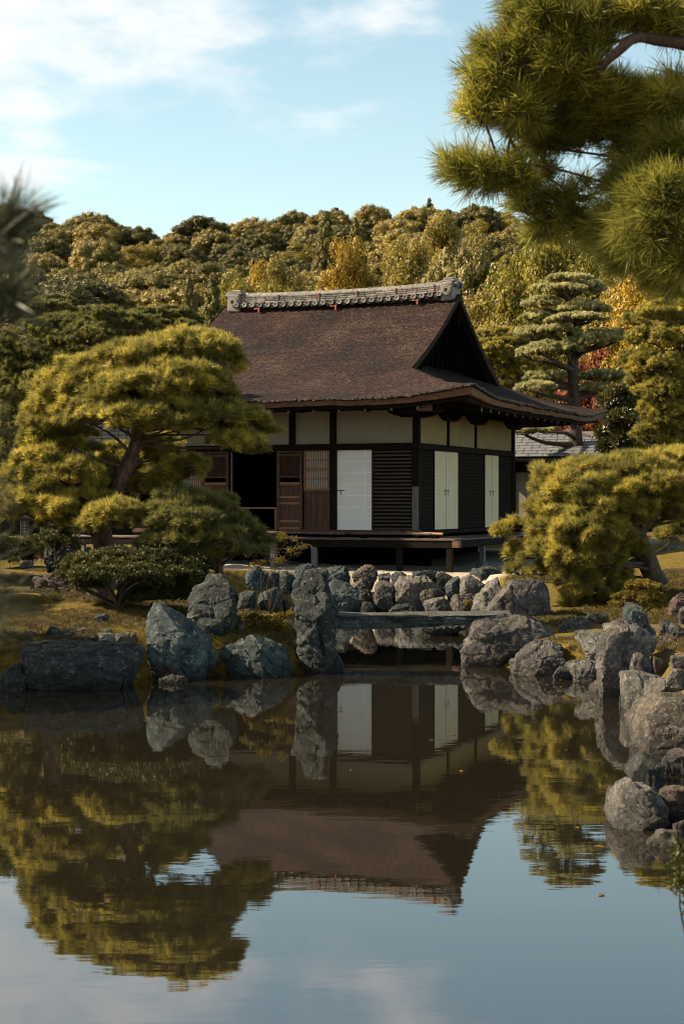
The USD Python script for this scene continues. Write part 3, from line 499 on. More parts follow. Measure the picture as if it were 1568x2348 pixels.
obj('corner_beam', cbox(0.1, 0.95, -1.35, -0.95, 4.08, 4.2), 'dark_wood', hall)
obj('corner_beam_end', cbox(0.62, 0.86, -1.62, -1.36, 4.08, 4.22), 'fascia_wood', hall)
obj('hanging_chain', tube([(1.55, 5.6, 4.3), (1.55, 5.6, 3.9), (1.6, 5.5, 3.78)], [0.012, 0.012, 0.01], 6), 'red_metal', hall)
# deck
D, ZD = 1.25, 1.42
deck = obj('deck', join([cbox(-W - D, D, -D + 0.02, -D + 0.14, ZD - 0.19, ZD - 0.035), cbox(D - 0.14, D - 0.02, -D + 0.15, W + 0.2, ZD - 0.19, ZD - 0.038)]), 'dark_wood', hall, label='dark beams carrying the plank deck')
nb = 7
for i in range(nb):
    y0 = -D + i * (D - 0.16) / nb; obj('deck_plank', cbox(-W - D - 0.03, D + 0.03 if i else D + 0.05, y0, y0 + (D - 0.16) / nb - 0.008, ZD - 0.034, ZD + 0.004 * (i % 2), .006), 'deck_wood', deck)
for i in range(6):
    x0 = 0.13 + i * (D - 0.13) / 6; obj('deck_plank', cbox(x0, x0 + (D - 0.13) / 6 - 0.008, -0.158, W + 0.2, ZD - 0.034, ZD + 0.004 * (i % 2), .006), 'deck_wood', deck)
obj('beam_end', cbox(D + 0.0, D + 0.14, -D + 0.0, -D + 0.16, ZD - 0.18, ZD - 0.036), 'fascia_wood', deck)
obj('beam_end', cbox(-W - D - 0.16, -W - D - 0.001, -D + 0.0, -D + 0.16, ZD - 0.20, ZD - 0.036), 'paper', deck, label='white painted beam end')
for x in [XF(u, -D + .08) for u in (190, 274, 446, 627, 721, 916)] + [D - 0.08]:
    wp = (np.array([1.618, 36.15]) + x * np.array([CA, -SA]) + (-D + .08) * np.array([SA, CA])); zg = H(*wp)
    obj('deck_post', cbox(x - 0.06, x + 0.06, -D + 0.03, -D + 0.14, zg - 0.15, ZD - 0.19), 'grey_wood' if XF(730, -D) > x > XF(600, -D) or x < XF(420, -D) else 'dark_wood', deck)
for y in (1.0, 3.0, 5.0, 7.0):
    obj('deck_post', cbox(D - 0.14, D - 0.03, y - 0.055, y + 0.055, 0.4, ZD - 0.19), 'grey_wood', deck)
    wp = np.array([1.618, 36.15]) + (D - .085) * np.array([CA, -SA]) + y * np.array([SA, CA])
    obj('post_stone', trimesh.creation.cylinder(0.14, 0.2, sections=9, transform=trimesh.transformations.translation_matrix([D - .085, y, H(*wp) + 0.0])), 'grey_wood', deck)
# poles that bar the deck
def loc2w(x, y, z): return np.array([1.618 + CA * x + SA * y, 36.15 - SA * x + CA * y, z])
for (ua, ub, off, blocks, lab) in ((560, 790, -0.95, (610, 765), 'brown wooden barrier pole on black blocks, left one on the front deck'), (808, 988, -1.0, (834, 959), 'dark brown barrier pole on black blocks before the louvred door'),):
    pl = thing('barrier_pole', lab, 'barrier pole', group='barrier poles on the deck')
    a, b = XF(ua, off), XF(ub, off)
    obj('pole', tube([loc2w(a, off, ZD + 0.10), loc2w((a + b) / 2, off, ZD + 0.105), loc2w(b, off, ZD + 0.095)], 0.028, 8), 'deck_wood', pl, smooth=True)
    for ublk in blocks:
        m = cbox(-0.06, 0.06, -0.09, 0.09, 0, 0.07, .015); c = XF(ublk, off); v = np.array([loc2w(c + p[0], off + p[1], ZD + 0.005 + p[2]) for p in m.vertices]); obj('support_block', (v, m.faces), 'inner_dark', pl)
pl = thing('barrier_pole', 'short reddish barrier pole lying round the corner of the deck', 'barrier pole', group='barrier poles on the deck')
obj('pole', tube([loc2w(0.05, -0.75, ZD + 0.12), loc2w(0.95, -0.98, ZD + 0.10)], 0.03, 8), 'pale_brown_wood', pl, smooth=True)
m = cbox(-0.09, 0.09, -0.07, 0.07, 0, 0.07, .015); obj('support_block', (np.array([loc2w(0.75 + p[0], -0.95 + p[1], ZD + 0.005 + p[2]) for p in m.vertices]), m.faces), 'inner_dark', pl)

# ------------------------------------------------------------------ buildings behind
def at_frame(u, v, d, name, label, cat, rz):
    p = P(u, v, d); return thing(name, label, cat, (p[0], p[1], 0), rz)
b2 = at_frame(1172, 1100, 47.5, 'tiled_annex', 'low annex with pale doors and grey tiled roof behind the hall', 'annex', -16)
zg = 0.9
obj('wall', box(-1.0, 6.0, 0, 0.12, zg, 3.35), 'dark_wood', b2)
for i in range(3):
    x = 0.14 + i * 0.30; pn = obj('paper_door', box(x, x + 0.29, -0.03, 0.0, 1.75, 3.02), 'plaster', b2)
for x in (0.5, 0.74): obj('window', box(x, x + 0.18, -0.03, 0, 3.12, 3.28), 'plaster', b2)
for x in (0.06, 1.1, 2.3): obj('post', cbox(x - .05, x + .05, -0.06, 0.0, zg, 3.3), 'dark_wood', b2)
rf = obj('roof', join([trimesh.Trimesh([[-1.2, -0.75, 3.40], [6.3, -0.75, 3.40], [6.3, 1.35, 4.18], [-1.2, 1.35, 4.18]], [[0, 1, 2], [0, 2, 3]], process=False), box(-1.2, 6.3, -0.76, -0.7, 3.32, 3.40)]), 'dark_wood', b2)
for i in range(22):
    for j in range(9):
        x = -1.2 + i * 0.2 + (0.004 * ((i * 7 + j * 3) % 5)); y = -0.75 + j * 0.23; z = 3.42 + (y + 0.75) * 0.371
        m = cbox(0.004, 0.196, 0, 0.26, 0.0, 0.02, .006); v = m.vertices.copy(); v[:, 2] += 0.035 * np.cos((v[:, 0] / 0.2) * 2 * np.pi) * 0.6 + v[:, 1] * 0.371 - v[:, 1] * 0.09 + 0.012; obj('roof_tile', (v + np.array([x, y, z]), m.faces), 'grey_tile', rf)
obj('roof_ridge', tube([(-1.15, -0.7, 3.55), (-0.7, 0.3, 3.86), (-0.1, 1.3, 4.2)], 0.09, 8), 'grey_tile', b2, smooth=True)
obj('ridge_end', trimesh.creation.icosphere(2, 0.15).apply_translation([-0.35, -0.55, 3.5]), 'tile_dark', b2)
obj('roof_gutter', tube([(1.4, 1.3, 4.26), (2.8, 0.4, 3.94), (4.2, -0.6, 3.56)], 0.05, 6), 'bark_grey', b2)
b3 = at_frame(60, 1180, 50, 'storehouse', 'dark storehouse with blue grey tiled roof half hidden behind the large spreading pine', 'storehouse', 8)
obj('wall', box(-4.5, 5.6, 0, 3.5, 0.9, 3.6), 'dark_wood', b3)
rf = obj('roof', trimesh.Trimesh([[-5.2, -0.9, 3.55], [6.2, -0.9, 3.55], [6.2, 1.9, 4.75], [-5.2, 1.9, 4.75], [6.2, 4.5, 3.55], [-5.2, 4.5, 3.55]], [[0, 1, 2], [0, 2, 3], [3, 2, 4], [3, 4, 5]], process=False), 'dark_wood', b3)
for i in range(28):
    for j in range(8):
        x = -1.0 + i * 0.25; y = -0.9 + j * 0.3; m = cbox(0.01, 0.24, 0, 0.33, 0, 0.03, .008); v = m.vertices.copy(); v[:, 2] += v[:, 1] * 0.36; obj('roof_tile', (v + np.array([x, y, 3.57 + (y + 0.9) * 0.4286]), m.faces), 'slate', rf)
fn = at_frame(165, 1200, 42, 'lattice_fence', 'small grey wooden lattice fence panel in the shade of the pine', 'fence', 5)
zf = H(*P(165, 1200, 42)[:2])
for x in (-0.75, -0.25, 0.25): obj('fence_post', cbox(x - .03, x + .03, -.03, .03, zf - .1, 1.98), 'grey_wood', fn)
for i in range(9): obj('lattice_bar', cbox(-0.75 + i * 0.13, -0.71 + i * 0.13, -0.05, -0.031, zf + 0.1, 1.95, .004), 'grey_wood', fn)
for i in range(8): obj('lattice_rail', cbox(-0.76, 0.32, -0.07, -0.051, zf + 0.12 + i * 0.11, zf + 0.155 + i * 0.11, .004), 'grey_wood', fn)
sb = at_frame(57, 1210, 38, 'notice_board', 'small roofed notice board standing before the dark storehouse', 'notice board', 0)
zs = H(*P(57, 1210, 38)[:2])
obj('board', cbox(-0.10, 0.10, -0.03, 0.0, 1.42, 1.80), 'slat_wood', sb)
obj('roof', trimesh.creation.extrude_polygon(shapely.Polygon([(-0.17, 0), (0.17, 0), (0.0, 0.09)]), 0.2, engine='earcut').apply_transform(np.array([[1, 0, 0, 0], [0, 0, -1, 0.08], [0, 1, 0, 1.80], [0, 0, 0, 1]])), 'slat_wood', sb)
obj('leg', cbox(-0.03, 0.03, -0.02, 0.02, zs - 0.1, 1.42), 'slat_wood', sb)
for k in range(4): obj('writing', box(-0.025, 0.03 - 0.012 * (k % 2), -0.034, -0.0305, 1.50 + k * 0.07, 1.53 + k * 0.07), 'plaster', sb)

# ------------------------------------------------------------------ rocks
def rock(label, pts, d, depth, mat, seed, name='rock', sink=0.12, facets=9, rough=1.0, sub=4, cat='rock', yoff=0.36, group=None):
    r = np.random.default_rng(seed)
    if len(pts) == 4 and np.ndim(pts[0]) == 0:            # a box x0, y0, x1, y1: an uneven outline is made in it
        x0, y0, x1, y1 = pts; k = 9 + seed % 4; poly = []
        for i in range(k):
            a = 2 * math.pi * (i + r.uniform(-.3, .3)) / k; e = 0.72
            poly.append(((x0 + x1) / 2 + (x1 - x0) / 2 * np.sign(math.cos(a)) * abs(math.cos(a)) ** e * r.uniform(.86, 1.0), (y0 + y1) / 2 + (y1 - y0) / 2 * np.sign(math.sin(a)) * abs(math.sin(a)) ** e * r.uniform(.86, 1.0)))
        pts = poly
    q = np.array([P(u, v, d) for u, v in pts]); xz = q[:, [0, 2]]
    lo, hi = xz.min(0), xz.max(0); h = hi[1] - lo[1]
    low = xz[:, 1] < lo[1] + 0.18 * h; xz[low, 1] -= sink
    g = shapely.Polygon(xz); c = np.array(g.centroid.coords[0]) if g.is_valid else xz.mean(0)
    ph = np.linspace(-np.pi, np.pi, 181); far = 10.0
    R = np.array([shapely.LineString([c, c + far * np.array([math.cos(a), math.sin(a)])]).intersection(g).length for a in ph])
    size = max(hi - lo); s = trimesh.creation.icosphere(sub if size > 0.35 else 3); v = s.vertices
    phi = np.arctan2(v[:, 2], v[:, 0]); rho = np.sqrt(v[:, 0] ** 2 + v[:, 2] ** 2); psi = np.arctan2(v[:, 1], rho)
    ring = np.cos(psi) ** 0.55; Rv = np.interp(phi, ph, R)
    p = np.stack([Rv * ring * np.cos(phi), depth * 0.5 * np.sign(v[:, 1]) * np.abs(np.sin(psi)) ** 0.75, Rv * ring * np.sin(phi)], 1)
    ext = np.array([max(abs(p[:, 0])), depth * 0.5, max(abs(p[:, 2]))])
    for _ in range(facets * 2):                           # broken faces
        n = r.normal(size=3) * np.array([0.8, 1.35, 0.8]); n[1] = -abs(n[1]) if r.random() < 0.8 else n[1]; n /= np.linalg.norm(n)
        t = p @ n; o = t.max() * r.uniform(0.62, 0.88); p -= np.clip(t - o, 0, None)[:, None] * n * 0.96
    p *= ext / np.array([np.percentile(abs(p[:, 0]), 99.5), ext[1], np.percentile(abs(p[:, 2]), 99.5)])
    nrm = p / ext ** 2; nrm /= np.linalg.norm(nrm, axis=1, keepdims=True) + 1e-9
    off = r.uniform(0, 50, 3); k1 = 3.2 / max(size, 0.2)
    amp = rough * size
    rid = 1 - np.abs(meshkit.fbm(p * k1 * 1.3 + off, 3, seed) * 2 - 1)
    st = p @ (r.normal(size=3) * np.array([.5, .5, 1.0])) * k1 * 2.2 + 1.5 * meshkit.fbm(p * k1 + off, 2, seed + 9); st = np.abs((st % 1) - 0.5)
    cell = meshkit.noise(np.floor(p * k1 * 1.7 + off + 0.6 * meshkit.noise(p * k1 * 2 + off)[:, None]) + 0.5, seed) - 0.5
    dsp = amp * (0.10 * (meshkit.fbm(p * k1 + off, 4, seed) - 0.5) - 0.22 * np.clip(rid - 0.84, 0, 1) + 0.11 * (meshkit.fbm(p * k1 * 3.3 + off, 4, seed + 5) - 0.5) - 0.035 * (st < 0.10) + 0.035 * cell)
    p = p + nrm * dsp[:, None]
    m = trimesh.Trimesh(p + np.array([c[0], d + depth * yoff, c[1]]), s.faces, process=False)
    return obj(name, m, mat, None, smooth=20, label=label, cat=cat, group=group)
Z6 = lambda L: [(x * .4, 1191.7 + y * .4) for x, y in L]
Z7 = lambda L: [(564.5 + x * .4, 1223 + y * .4) for x, y in L]
Z8 = lambda L: [(1003.5 + x * .36, 1223 + y * .36) for x, y in L]
ZB = lambda L: [(1191.7 + x * .2404, 1505 + y * .2404) for x, y in L]
def bx4(f, x0, y0, x1, y1): (a, b), (c, d_) = f([(x0, y0), (x1, y1)]); return (a, b, c, d_)
# left bank
rock('long flat topped dark green stone block along the left water edge', Z6([(95, 760), (130, 722), (450, 715), (740, 722), (795, 745), (808, 860), (805, 960), (700, 985), (430, 985), (200, 970), (95, 960)]), 19.45, 1.1, 'rock_dark', 1, facets=3, rough=0.45, sub=5)
rock('big green stone leaning to a point right of the flat block', Z6([(850, 505), (900, 500), (960, 535), (1060, 575), (1130, 590), (1168, 645), (1185, 730), (1212, 790), (1200, 910), (1070, 940), (890, 910), (850, 800), (832, 690), (838, 570)]), 20.4, 1.0, 'rock_green', 2, rough=0.6, sub=5)
rock('tall dark upright stone behind the leaning green stone', Z6([(1175, 322), (1250, 318), (1310, 365), (1305, 440), (1340, 460), (1345, 600), (1320, 680), (1270, 760), (1130, 760), (1050, 700), (1045, 560), (1062, 430), (1085, 395), (1145, 375)]), 21.4, 0.9, 'rock_dark', 3, rough=0.6, sub=5)
rock('broad low green stone between the leaning stone and the tallest stone', Z6([(1270, 690), (1330, 655), (1420, 650), (1460, 700), (1600, 690), (1660, 740), (1670, 880), (1600, 925), (1330, 920), (1260, 880), (1265, 760)]), 20.8, 1.0, 'rock_green', 4, rough=0.7, sub=5)
rock('tallest narrow standing stone beside the end of the stone bridge', Z7([(340, 245), (400, 213), (465, 225), (478, 300), (490, 375), (510, 405), (512, 560), (515, 700), (548, 735), (548, 800), (500, 825), (290, 805), (252, 640), (233, 480), (240, 385), (318, 320)]), 21.1, 0.85, 'rock_dark', 5, rough=0.7, sub=5)
rock('small pinkish stone at the water below the mossy gap', bx4(Z6, 888, 898, 1078, 1020), 20.1, 0.5, 'rock_brown', 6)
rock('dark stone in the corner of the left water edge', bx4(Z6, -60, 840, 158, 1005), 19.3, 0.9, 'rock_dark', 7)
for k, (b, d, mt, lab) in enumerate([((255, 612, 342, 705), 20.4, 'rock_dark', 'rounded dark small stone on the flat block edge, beside paler stones'), ((325, 628, 425, 708), 20.5, 'rock_purple', 'lumpy grey stone in the middle of the row above the flat block'), ((415, 622, 522, 668), 20.8, 'rock_pale', 'flat pale stone at the back of the row above the flat block'),
    ((408, 668, 505, 705), 20.2, 'rock_purple', 'low grey stone in front of the flat pale stone'), ((545, 652, 650, 716), 20.3, 'rock_pale', 'pale jagged stone on the right half of the flat block'), ((578, 628, 648, 660), 21.0, 'rock_pale', 'very small pale stone behind the pale jagged stone'),
    ((650, 652, 795, 704), 20.4, 'rock_mossy', 'wide mossy brown stone near the right end of the flat block'), ((512, 668, 572, 694), 20.5, 'rock_dark', 'tiny dark stone left of the pale jagged stone'), ((85, 640, 215, 708), 20.4, 'rock_mossy', 'mossy dark stone at the left end of the flat block'),
    ((528, 545, 625, 622), 21.5, 'rock_dark', 'lone dark pointed stone standing in the bare moss'), ((-20, 435, 85, 575), 24.0, 'rock_green', 'grey green boulder at the left edge behind the moss'), ((60, 482, 175, 565), 23.6, 'rock_green', 'sloping grey stone right of the boulder at the left edge'),
    ((130, 372, 220, 486), 25.0, 'rock_purple', 'pale grey stone left of the dark stump'), ((170, 325, 252, 352), 26.5, 'rock_pale', 'thin white flat stone lying on the far moss'), ((235, 130, 420, 310), 29.0, 'rock_dark', 'dark bushy topped boulder behind the stump'),
    ((1430, 615, 1535, 660), 22.0, 'rock_purple', 'low grey stone under the small yellow shrub'), ((1345, 600, 1400, 640), 21.8, 'rock_brown', 'small brown stone right of the tall dark stone'), ((1150, 760, 1262, 830), 20.7, 'rock_green', 'small pale green wedge stone between two big stones'),
    ((470, 150, 530, 215), 33.0, 'rock_dark', 'dark round stone under the left end of the deck'), ((1140, 195, 1300, 250), 30.5, 'rock_brown', 'brown flat stone below the low pine near the deck'), ((465, 380, 540, 450), 25.2, 'rock_pale', 'pale blue stone glimpsed under the dark green azalea'), ((690, 355, 770, 420), 24.5, 'rock_brown', 'brown stone behind the bare azalea stems'),
    ((100, 230, 190, 262), 28.5, 'rock_pale', 'pale low stone at the far left path')]):
    rock(lab, bx4(Z6, *b), d, 0.9 * (b[2] - b[0]) * .4 / FP * d, mt, 20 + k, sink=0.06, rough=1.1, name='small_rock' if (b[2] - b[0]) < 130 else 'rock')
# far bank below the deck
FAR = [((425, 180, 618, 300), 33.9, 'rock_green', 'flat green rock at the top of the bank under the deck'), ((270, 178, 432, 262), 34.0, 'rock_green', 'low grey green rock left of the flat green rock'), ((605, 178, 755, 292), 33.9, 'rock_brown', 'brown layered rock right of the flat green rock'),
    ((752, 212, 832, 285), 33.9, 'rock_purple', 'small grey rock between two brown rocks of the bank'), ((826, 216, 936, 290), 33.8, 'rock_dark', 'rounded dark rock beside the middle deck post'), ((583, 262, 735, 420), 33.4, 'rock_brown', 'buff rock behind the blue grey wedge rock'),
    ((722, 268, 865, 440), 33.0, 'rock_purple', 'square standing rock in the middle of the far bank'), ((985, 318, 1145, 420), 32.9, 'rock_brown', 'shaded brown rock under the large pale rock'), ((948, 212, 1112, 262), 33.6, 'rock_dark', 'long thin dark rock below the right deck corner'),
    ((1085, 216, 1195, 298), 33.4, 'rock_purple', 'purple grey rock at the foot of the corner post'), ((1140, 238, 1245, 366), 32.9, 'rock_green', 'greenish pointed rock left of the sunlit rock'), ((1018, 360, 1165, 462), 32.2, 'rock_pale', 'speckled white rock at the far waterline'),
    ((812, 402, 1004, 458), 32.4, 'rock_dark', 'flat dark step rock at the far waterline'), ((1175, 342, 1335, 458), 31.6, 'rock_mossy', 'mossy brown rock beside the little inlet'), ((1280, 188, 1490, 330), 33.4, 'rock_dark', 'dark craggy ledge rock below the side deck'),
    ((185, 218, 295, 322), 33.4, 'rock_dark', 'dark blue rock behind the thin leafed bush'), ((48, 308, 208, 440), 32.0, 'rock_green', 'teal faced rock low in the left part of the bank'), ((200, 368, 250, 442), 32.2, 'rock_dark', 'narrow dark rock right of the teal faced rock'),
    ((-10, 188, 105, 305), 33.4, 'rock_green', 'upper green rock at the left end of the bank'), ((100, 222, 195, 310), 33.5, 'rock_dark', 'dark rock beneath the bush twigs'), ((-70, 325, 62, 445), 31.8, 'rock_dark', 'dark cracked rock near the tall dark upright stone'), ((262, 255, 340, 345), 33.0, 'rock_green', 'small green rock just left of the tallest stone top'),
    ((-150, 300, -55, 430), 32.0, 'rock_dark', 'dark rock showing beside the upright stone shoulder'), ((490, 255, 530, 300), 33.6, 'rock_dark', 'little dark rock above the wedge rock'), ((1370, 260, 1450, 345), 32.6, 'rock_green', 'grey rock low under the craggy ledge'), ((640, 395, 740, 445), 32.6, 'rock_dark', 'low dark rock at the water right of the wedge rock'), ((850, 280, 900, 330), 33.5, 'rock_pale', 'pale chip of rock wedged above the square rock')]
for k, (b, d, mt, lab) in enumerate(FAR):
    rock(lab, bx4(Z7, *b), d, 0.8 * (b[2] - b[0]) * .4 / FP * d + 0.15, mt, 60 + k, sink=0.15, rough=0.9)
rock('blue grey wedge rock sloping to the far waterline', Z7([(492, 330), (500, 290), (540, 275), (590, 290), (640, 360), (690, 425), (685, 438), (520, 440), (495, 430)]), 32.7, 0.9, 'rock_green', 90, sink=.2, rough=.7)
rock('large pale rock with a flat sunlit top in the far bank', Z7([(862, 310), (900, 255), (1060, 248), (1100, 265), (1140, 310), (1130, 350), (1000, 400), (880, 385)]), 32.9, 1.1, 'rock_pale', 91, sink=.3, rough=.6)
rock('sunlit cream rock left of the inlet', Z7([(1235, 270), (1280, 245), (1340, 265), (1388, 310), (1370, 350), (1290, 365), (1230, 350)]), 32.6, 0.8, 'rock_pale', 92, sink=.3, rough=.7)
rock('flat dark rock under the stone bridge', bx4(Z7, 962, 515, 1328, 600), 27.2, 1.0, 'rock_dark', 93)
# right bank
rock('large grey purple boulder under the bushy pine at the bridge end', Z8([(340, 520), (345, 420), (420, 345), (490, 312), (620, 302), (700, 320), (735, 370), (745, 500), (735, 550), (560, 555), (400, 545)]), 25.2, 1.3, 'rock_purple', 100, rough=0.5, sub=5)
rock('narrow sunlit rock against the left side of the large boulder', Z8([(235, 515), (245, 420), (300, 360), (380, 300), (420, 300), (425, 400), (380, 515)]), 25.9, 1.0, 'rock_pale', 101)
rock('huge rough grey boulder at the right water edge', Z8([(190, 860), (183, 780), (215, 720), (250, 630), (290, 575), (400, 560), (560, 545), (740, 548), (780, 580), (760, 680), (600, 720), (520, 800), (480, 865), (330, 862)]), 22.0, 1.6, 'rock_purple', 102, rough=0.65, sub=5)
rock('rounded grey boulder lying before the huge rough one', Z8([(498, 900), (510, 850), (570, 770), (660, 700), (740, 700), (820, 745), (880, 790), (880, 880), (800, 910), (600, 912)]), 21.0, 1.2, 'rock_purple', 103, rough=0.75, sub=5)
rock('grey pointed boulder behind the mossy hollow', Z8([(800, 660), (810, 605), (880, 555), (950, 548), (1000, 580), (1045, 640), (1020, 690), (870, 695)]), 23.2, 1.0, 'rock_purple', 104, sink=.2)
rock('long cracked pale stone along the waterline', bx4(Z8, 802, 822, 1085, 950), 20.4, 0.8, 'rock_pale', 105, rough=.8)
rock('pale cracked slab leaning behind the waterline stone', Z8([(908, 645), (960, 632), (1130, 655), (1135, 720), (1090, 800), (1000, 830), (960, 760), (920, 700)]), 20.9, 0.9, 'rock_pale', 106, sink=.2)
rock('massive lichen spotted boulder at the bend of the right bank', Z8([(1070, 870), (1085, 740), (1150, 670), (1230, 612), (1320, 640), (1440, 715), (1430, 770), (1370, 850), (1300, 960), (1250, 1060), (1180, 1092), (1100, 1050), (1075, 950)]), 18.4, 1.3, 'rock_purple', 107, rough=.75, sub=5)
rock('low pale stone at the left foot of the upright pointed stone', bx4(Z8, 1075, 565, 1235, 660), 22.4, 0.8, 'rock_pale', 108, sink=.15)
rock('upright pointed grey stone before the small golden maple', Z8([(1200, 590), (1210, 520), (1255, 450), (1290, 460), (1330, 520), (1370, 600), (1420, 640), (1415, 690), (1280, 690), (1215, 660)]), 21.4, 0.8, 'rock_green', 109, sink=.2, rough=.7)
for k, (f, b, d, mt, lab) in enumerate([(Z8, (938, 510, 1045, 568), 24.3, 'rock_dark', 'small dark craggy stone at the pine shade edge'), (Z8, (1030, 506, 1106, 586), 24.0, 'rock_brown', 'small brown upright stone at the pine shade edge'), (Z8, (1415, 545, 1500, 690), 20.8, 'rock_purple', 'grey standing stone right of the pointed stone'), (Z8, (1480, 565, 1600, 640), 20.6, 'rock_purple', 'grey block stone at the right edge of the moss'),
    (Z8, (1440, 650, 1520, 690), 20.0, 'rock_brown', 'little brown stone in the right moss'), (Z8, (1462, 868, 1600, 945), 17.3, 'rock_pale', 'smooth pale stone half sunk in the right moss'), (Z8, (1372, 765, 1452, 855), 18.6, 'rock_brown', 'brown stone stuck behind the massive lichen boulder'), (Z8, (884, 756, 955, 815), 21.6, 'rock_brown', 'small brown stone in the mossy hollow'),
    (Z8, (1418, 75, 1600, 140), 36.0, 'rock_pale', 'long pale stone on the far right lawn'), (Z8, (1475, 345, 1640, 565), 24.5, 'rock_red', 'big reddish stone at the right edge below the pine'), (Z8, (1530, 460, 1620, 560), 23.0, 'rock_purple', 'dark grey stone in front of the big reddish stone'), (Z8, (1130, 600, 1200, 650), 23.0, 'rock_pale', 'pale rounded stone in the moss behind the lichen boulder'),
    (Z8, (770, 565, 830, 650), 23.0, 'rock_purple', 'narrow grey stone right of the huge rough boulder'), (Z8, (1520, 1030, 1640, 1110), 15.8, 'rock_purple', 'grey stone at the right edge above the dark boulder'), (ZB, (825, 1298, 1010, 1505), 11.9, 'rock_pale', 'small pale stone poking out of the water'), (ZB, (1335, 1238, 1640, 1520), 11.6, 'rock_red', 'reddish mossy stone at the right edge'), (ZB, (1475, 1490, 1640, 1720), 11.0, 'rock_purple', 'wet dark stone behind the pale round stone'),
    (ZB, (1230, 1680, 1640, 1880), 10.6, 'rock_brown', 'low brown wet stone under the overhanging leaves')]):
    x0, y0, x1, y1 = bx4(f, *b); rock(lab, (x0, y0, x1, y1), d, 0.9 * (x1 - x0) / FP * d, mt, 130 + k, sink=0.12, name='small_rock' if (x1 - x0) < 40 else 'rock')
rock('flat topped pale stone step jutting into the pond', Z8([(1228, 925), (1300, 908), (1500, 955), (1516, 985), (1510, 1080), (1440, 1100), (1350, 1145), (1240, 1120), (1228, 1020)]), 17.3, 1.1, 'rock_pale', 160, rough=.6, sub=5)
rock('big rounded brown boulder at the right edge of the pond', ZB([(1165, 710), (1230, 620), (1290, 540), (1420, 465), (1600, 460), (1800, 560), (1850, 900), (1700, 1080), (1450, 1010), (1290, 980), (1220, 850)]), 14.4, 1.4, 'rock_brown', 161, rough=.5, sub=5, sink=.3)
rock('dark wedge stone leaning below the big brown boulder', ZB([(1075, 1270), (1150, 1150), (1240, 1030), (1300, 970), (1400, 1010), (1460, 1090), (1440, 1250), (1340, 1340), (1150, 1330)]), 12.7, 0.8, 'rock_dark', 162, rough=.7, sub=5)
rock('pale round topped boulder standing in the near water', ZB([(912, 1580), (930, 1460), (1010, 1340), (1060, 1280), (1130, 1255), (1180, 1320), (1300, 1330), (1400, 1400), (1470, 1520), (1490, 1620), (1430, 1690), (1100, 1660), (960, 1650)]), 11.15, 0.8, 'rock_pale', 163, rough=.5, sub=5)
for k, (b, d, mt, lab) in enumerate([((1190, 1490, 1250, 1552), 21.4, 'rock_pale', 'small pale angular stone wedged between the huge boulder and its neighbour'), ((1268, 1528, 1310, 1566), 20.6, 'rock_dark', 'small dark stone before the long cracked pale stone'), ((1352, 1560, 1412, 1606), 19.3, 'rock_brown', 'flat brown stone at the foot of the lichen boulder'),
    ((1420, 1588, 1470, 1650), 17.9, 'rock_dark', 'dark stone between the lichen boulder and the stone step'), ((1440, 1500, 1500, 1556), 18.0, 'rock_purple', 'grey angular stone above the stone step'), ((1500, 1590, 1580, 1640), 15.9, 'rock_pale', 'pale angular stone resting above the big brown boulder'),
    ((1455, 1655, 1505, 1712), 15.6, 'rock_brown', 'brown stone low in the water under the stone step'), ((1520, 1720, 1590, 1800), 13.4, 'rock_purple', 'grey stone filling the gap right of the dark wedge stone'), ((1452, 1772, 1500, 1815), 13.2, 'rock_dark', 'small wet stone left of the dark wedge stone'), ((1535, 1850, 1600, 1925), 11.4, 'rock_dark', 'dark stone right of the pale round boulder'),
    ((1290, 1466, 1340, 1500), 22.4, 'rock_brown', 'little brown stone in front of the grey pointed boulder'), ((1540, 1500, 1600, 1548), 17.6, 'rock_brown', 'brown stone on the moss at the right edge'), ((1480, 1556, 1530, 1590), 17.2, 'rock_pale', 'low pale chip of stone above the big brown boulder')]):
    rock(lab, b, d, 0.9 * (b[2] - b[0]) / FP * d, mt, 300 + k, sink=0.15, rough=1.0, name='small_rock')
st = rock('rotten dark tree stump between the boulders and the azalea', Z6([(210, 480), (215, 400), (250, 340), (300, 312), (345, 330), (380, 350), (470, 420), (495, 465), (400, 480)]), 24.4, 0.7, 'bark_dark', 170, name='tree_stump', cat='tree stump')
# stone bridge
bp = Z7([(505, 462), (700, 466), (900, 462), (1150, 464), (1400, 458), (1512, 455), (1522, 470), (1500, 482), (1380, 500), (1250, 522), (900, 534), (700, 538), (505, 542)])
r = np.random.default_rng(4); q = np.array([P(u, v, 25.0) for u, v in bp])[:, [0, 2]]
poly = shapely.Polygon(q).segmentize(0.06)
m = trimesh.creation.extrude_polygon(poly, 0.62, engine='earcut'); m = m.subdivide_to_size(0.09); v = m.vertices
v = np.stack([v[:, 0], 24.75 + v[:, 2], v[:, 1]], 1); v += (meshkit.fbm(v * np.array([2.5, 6, 14]), 4, 2)[:, None] - 0.5) * np.array([0.02, 0.16, 0.05]); v[:, 2] += 0.02 * (v[:, 1] - 24.75)
m = trimesh.Trimesh(v, m.faces, process=False)
obj('stone_bridge', m, 'slab_stone', None, smooth=30, label='long thin grey stone slab bridging the channel', cat='stone bridge')

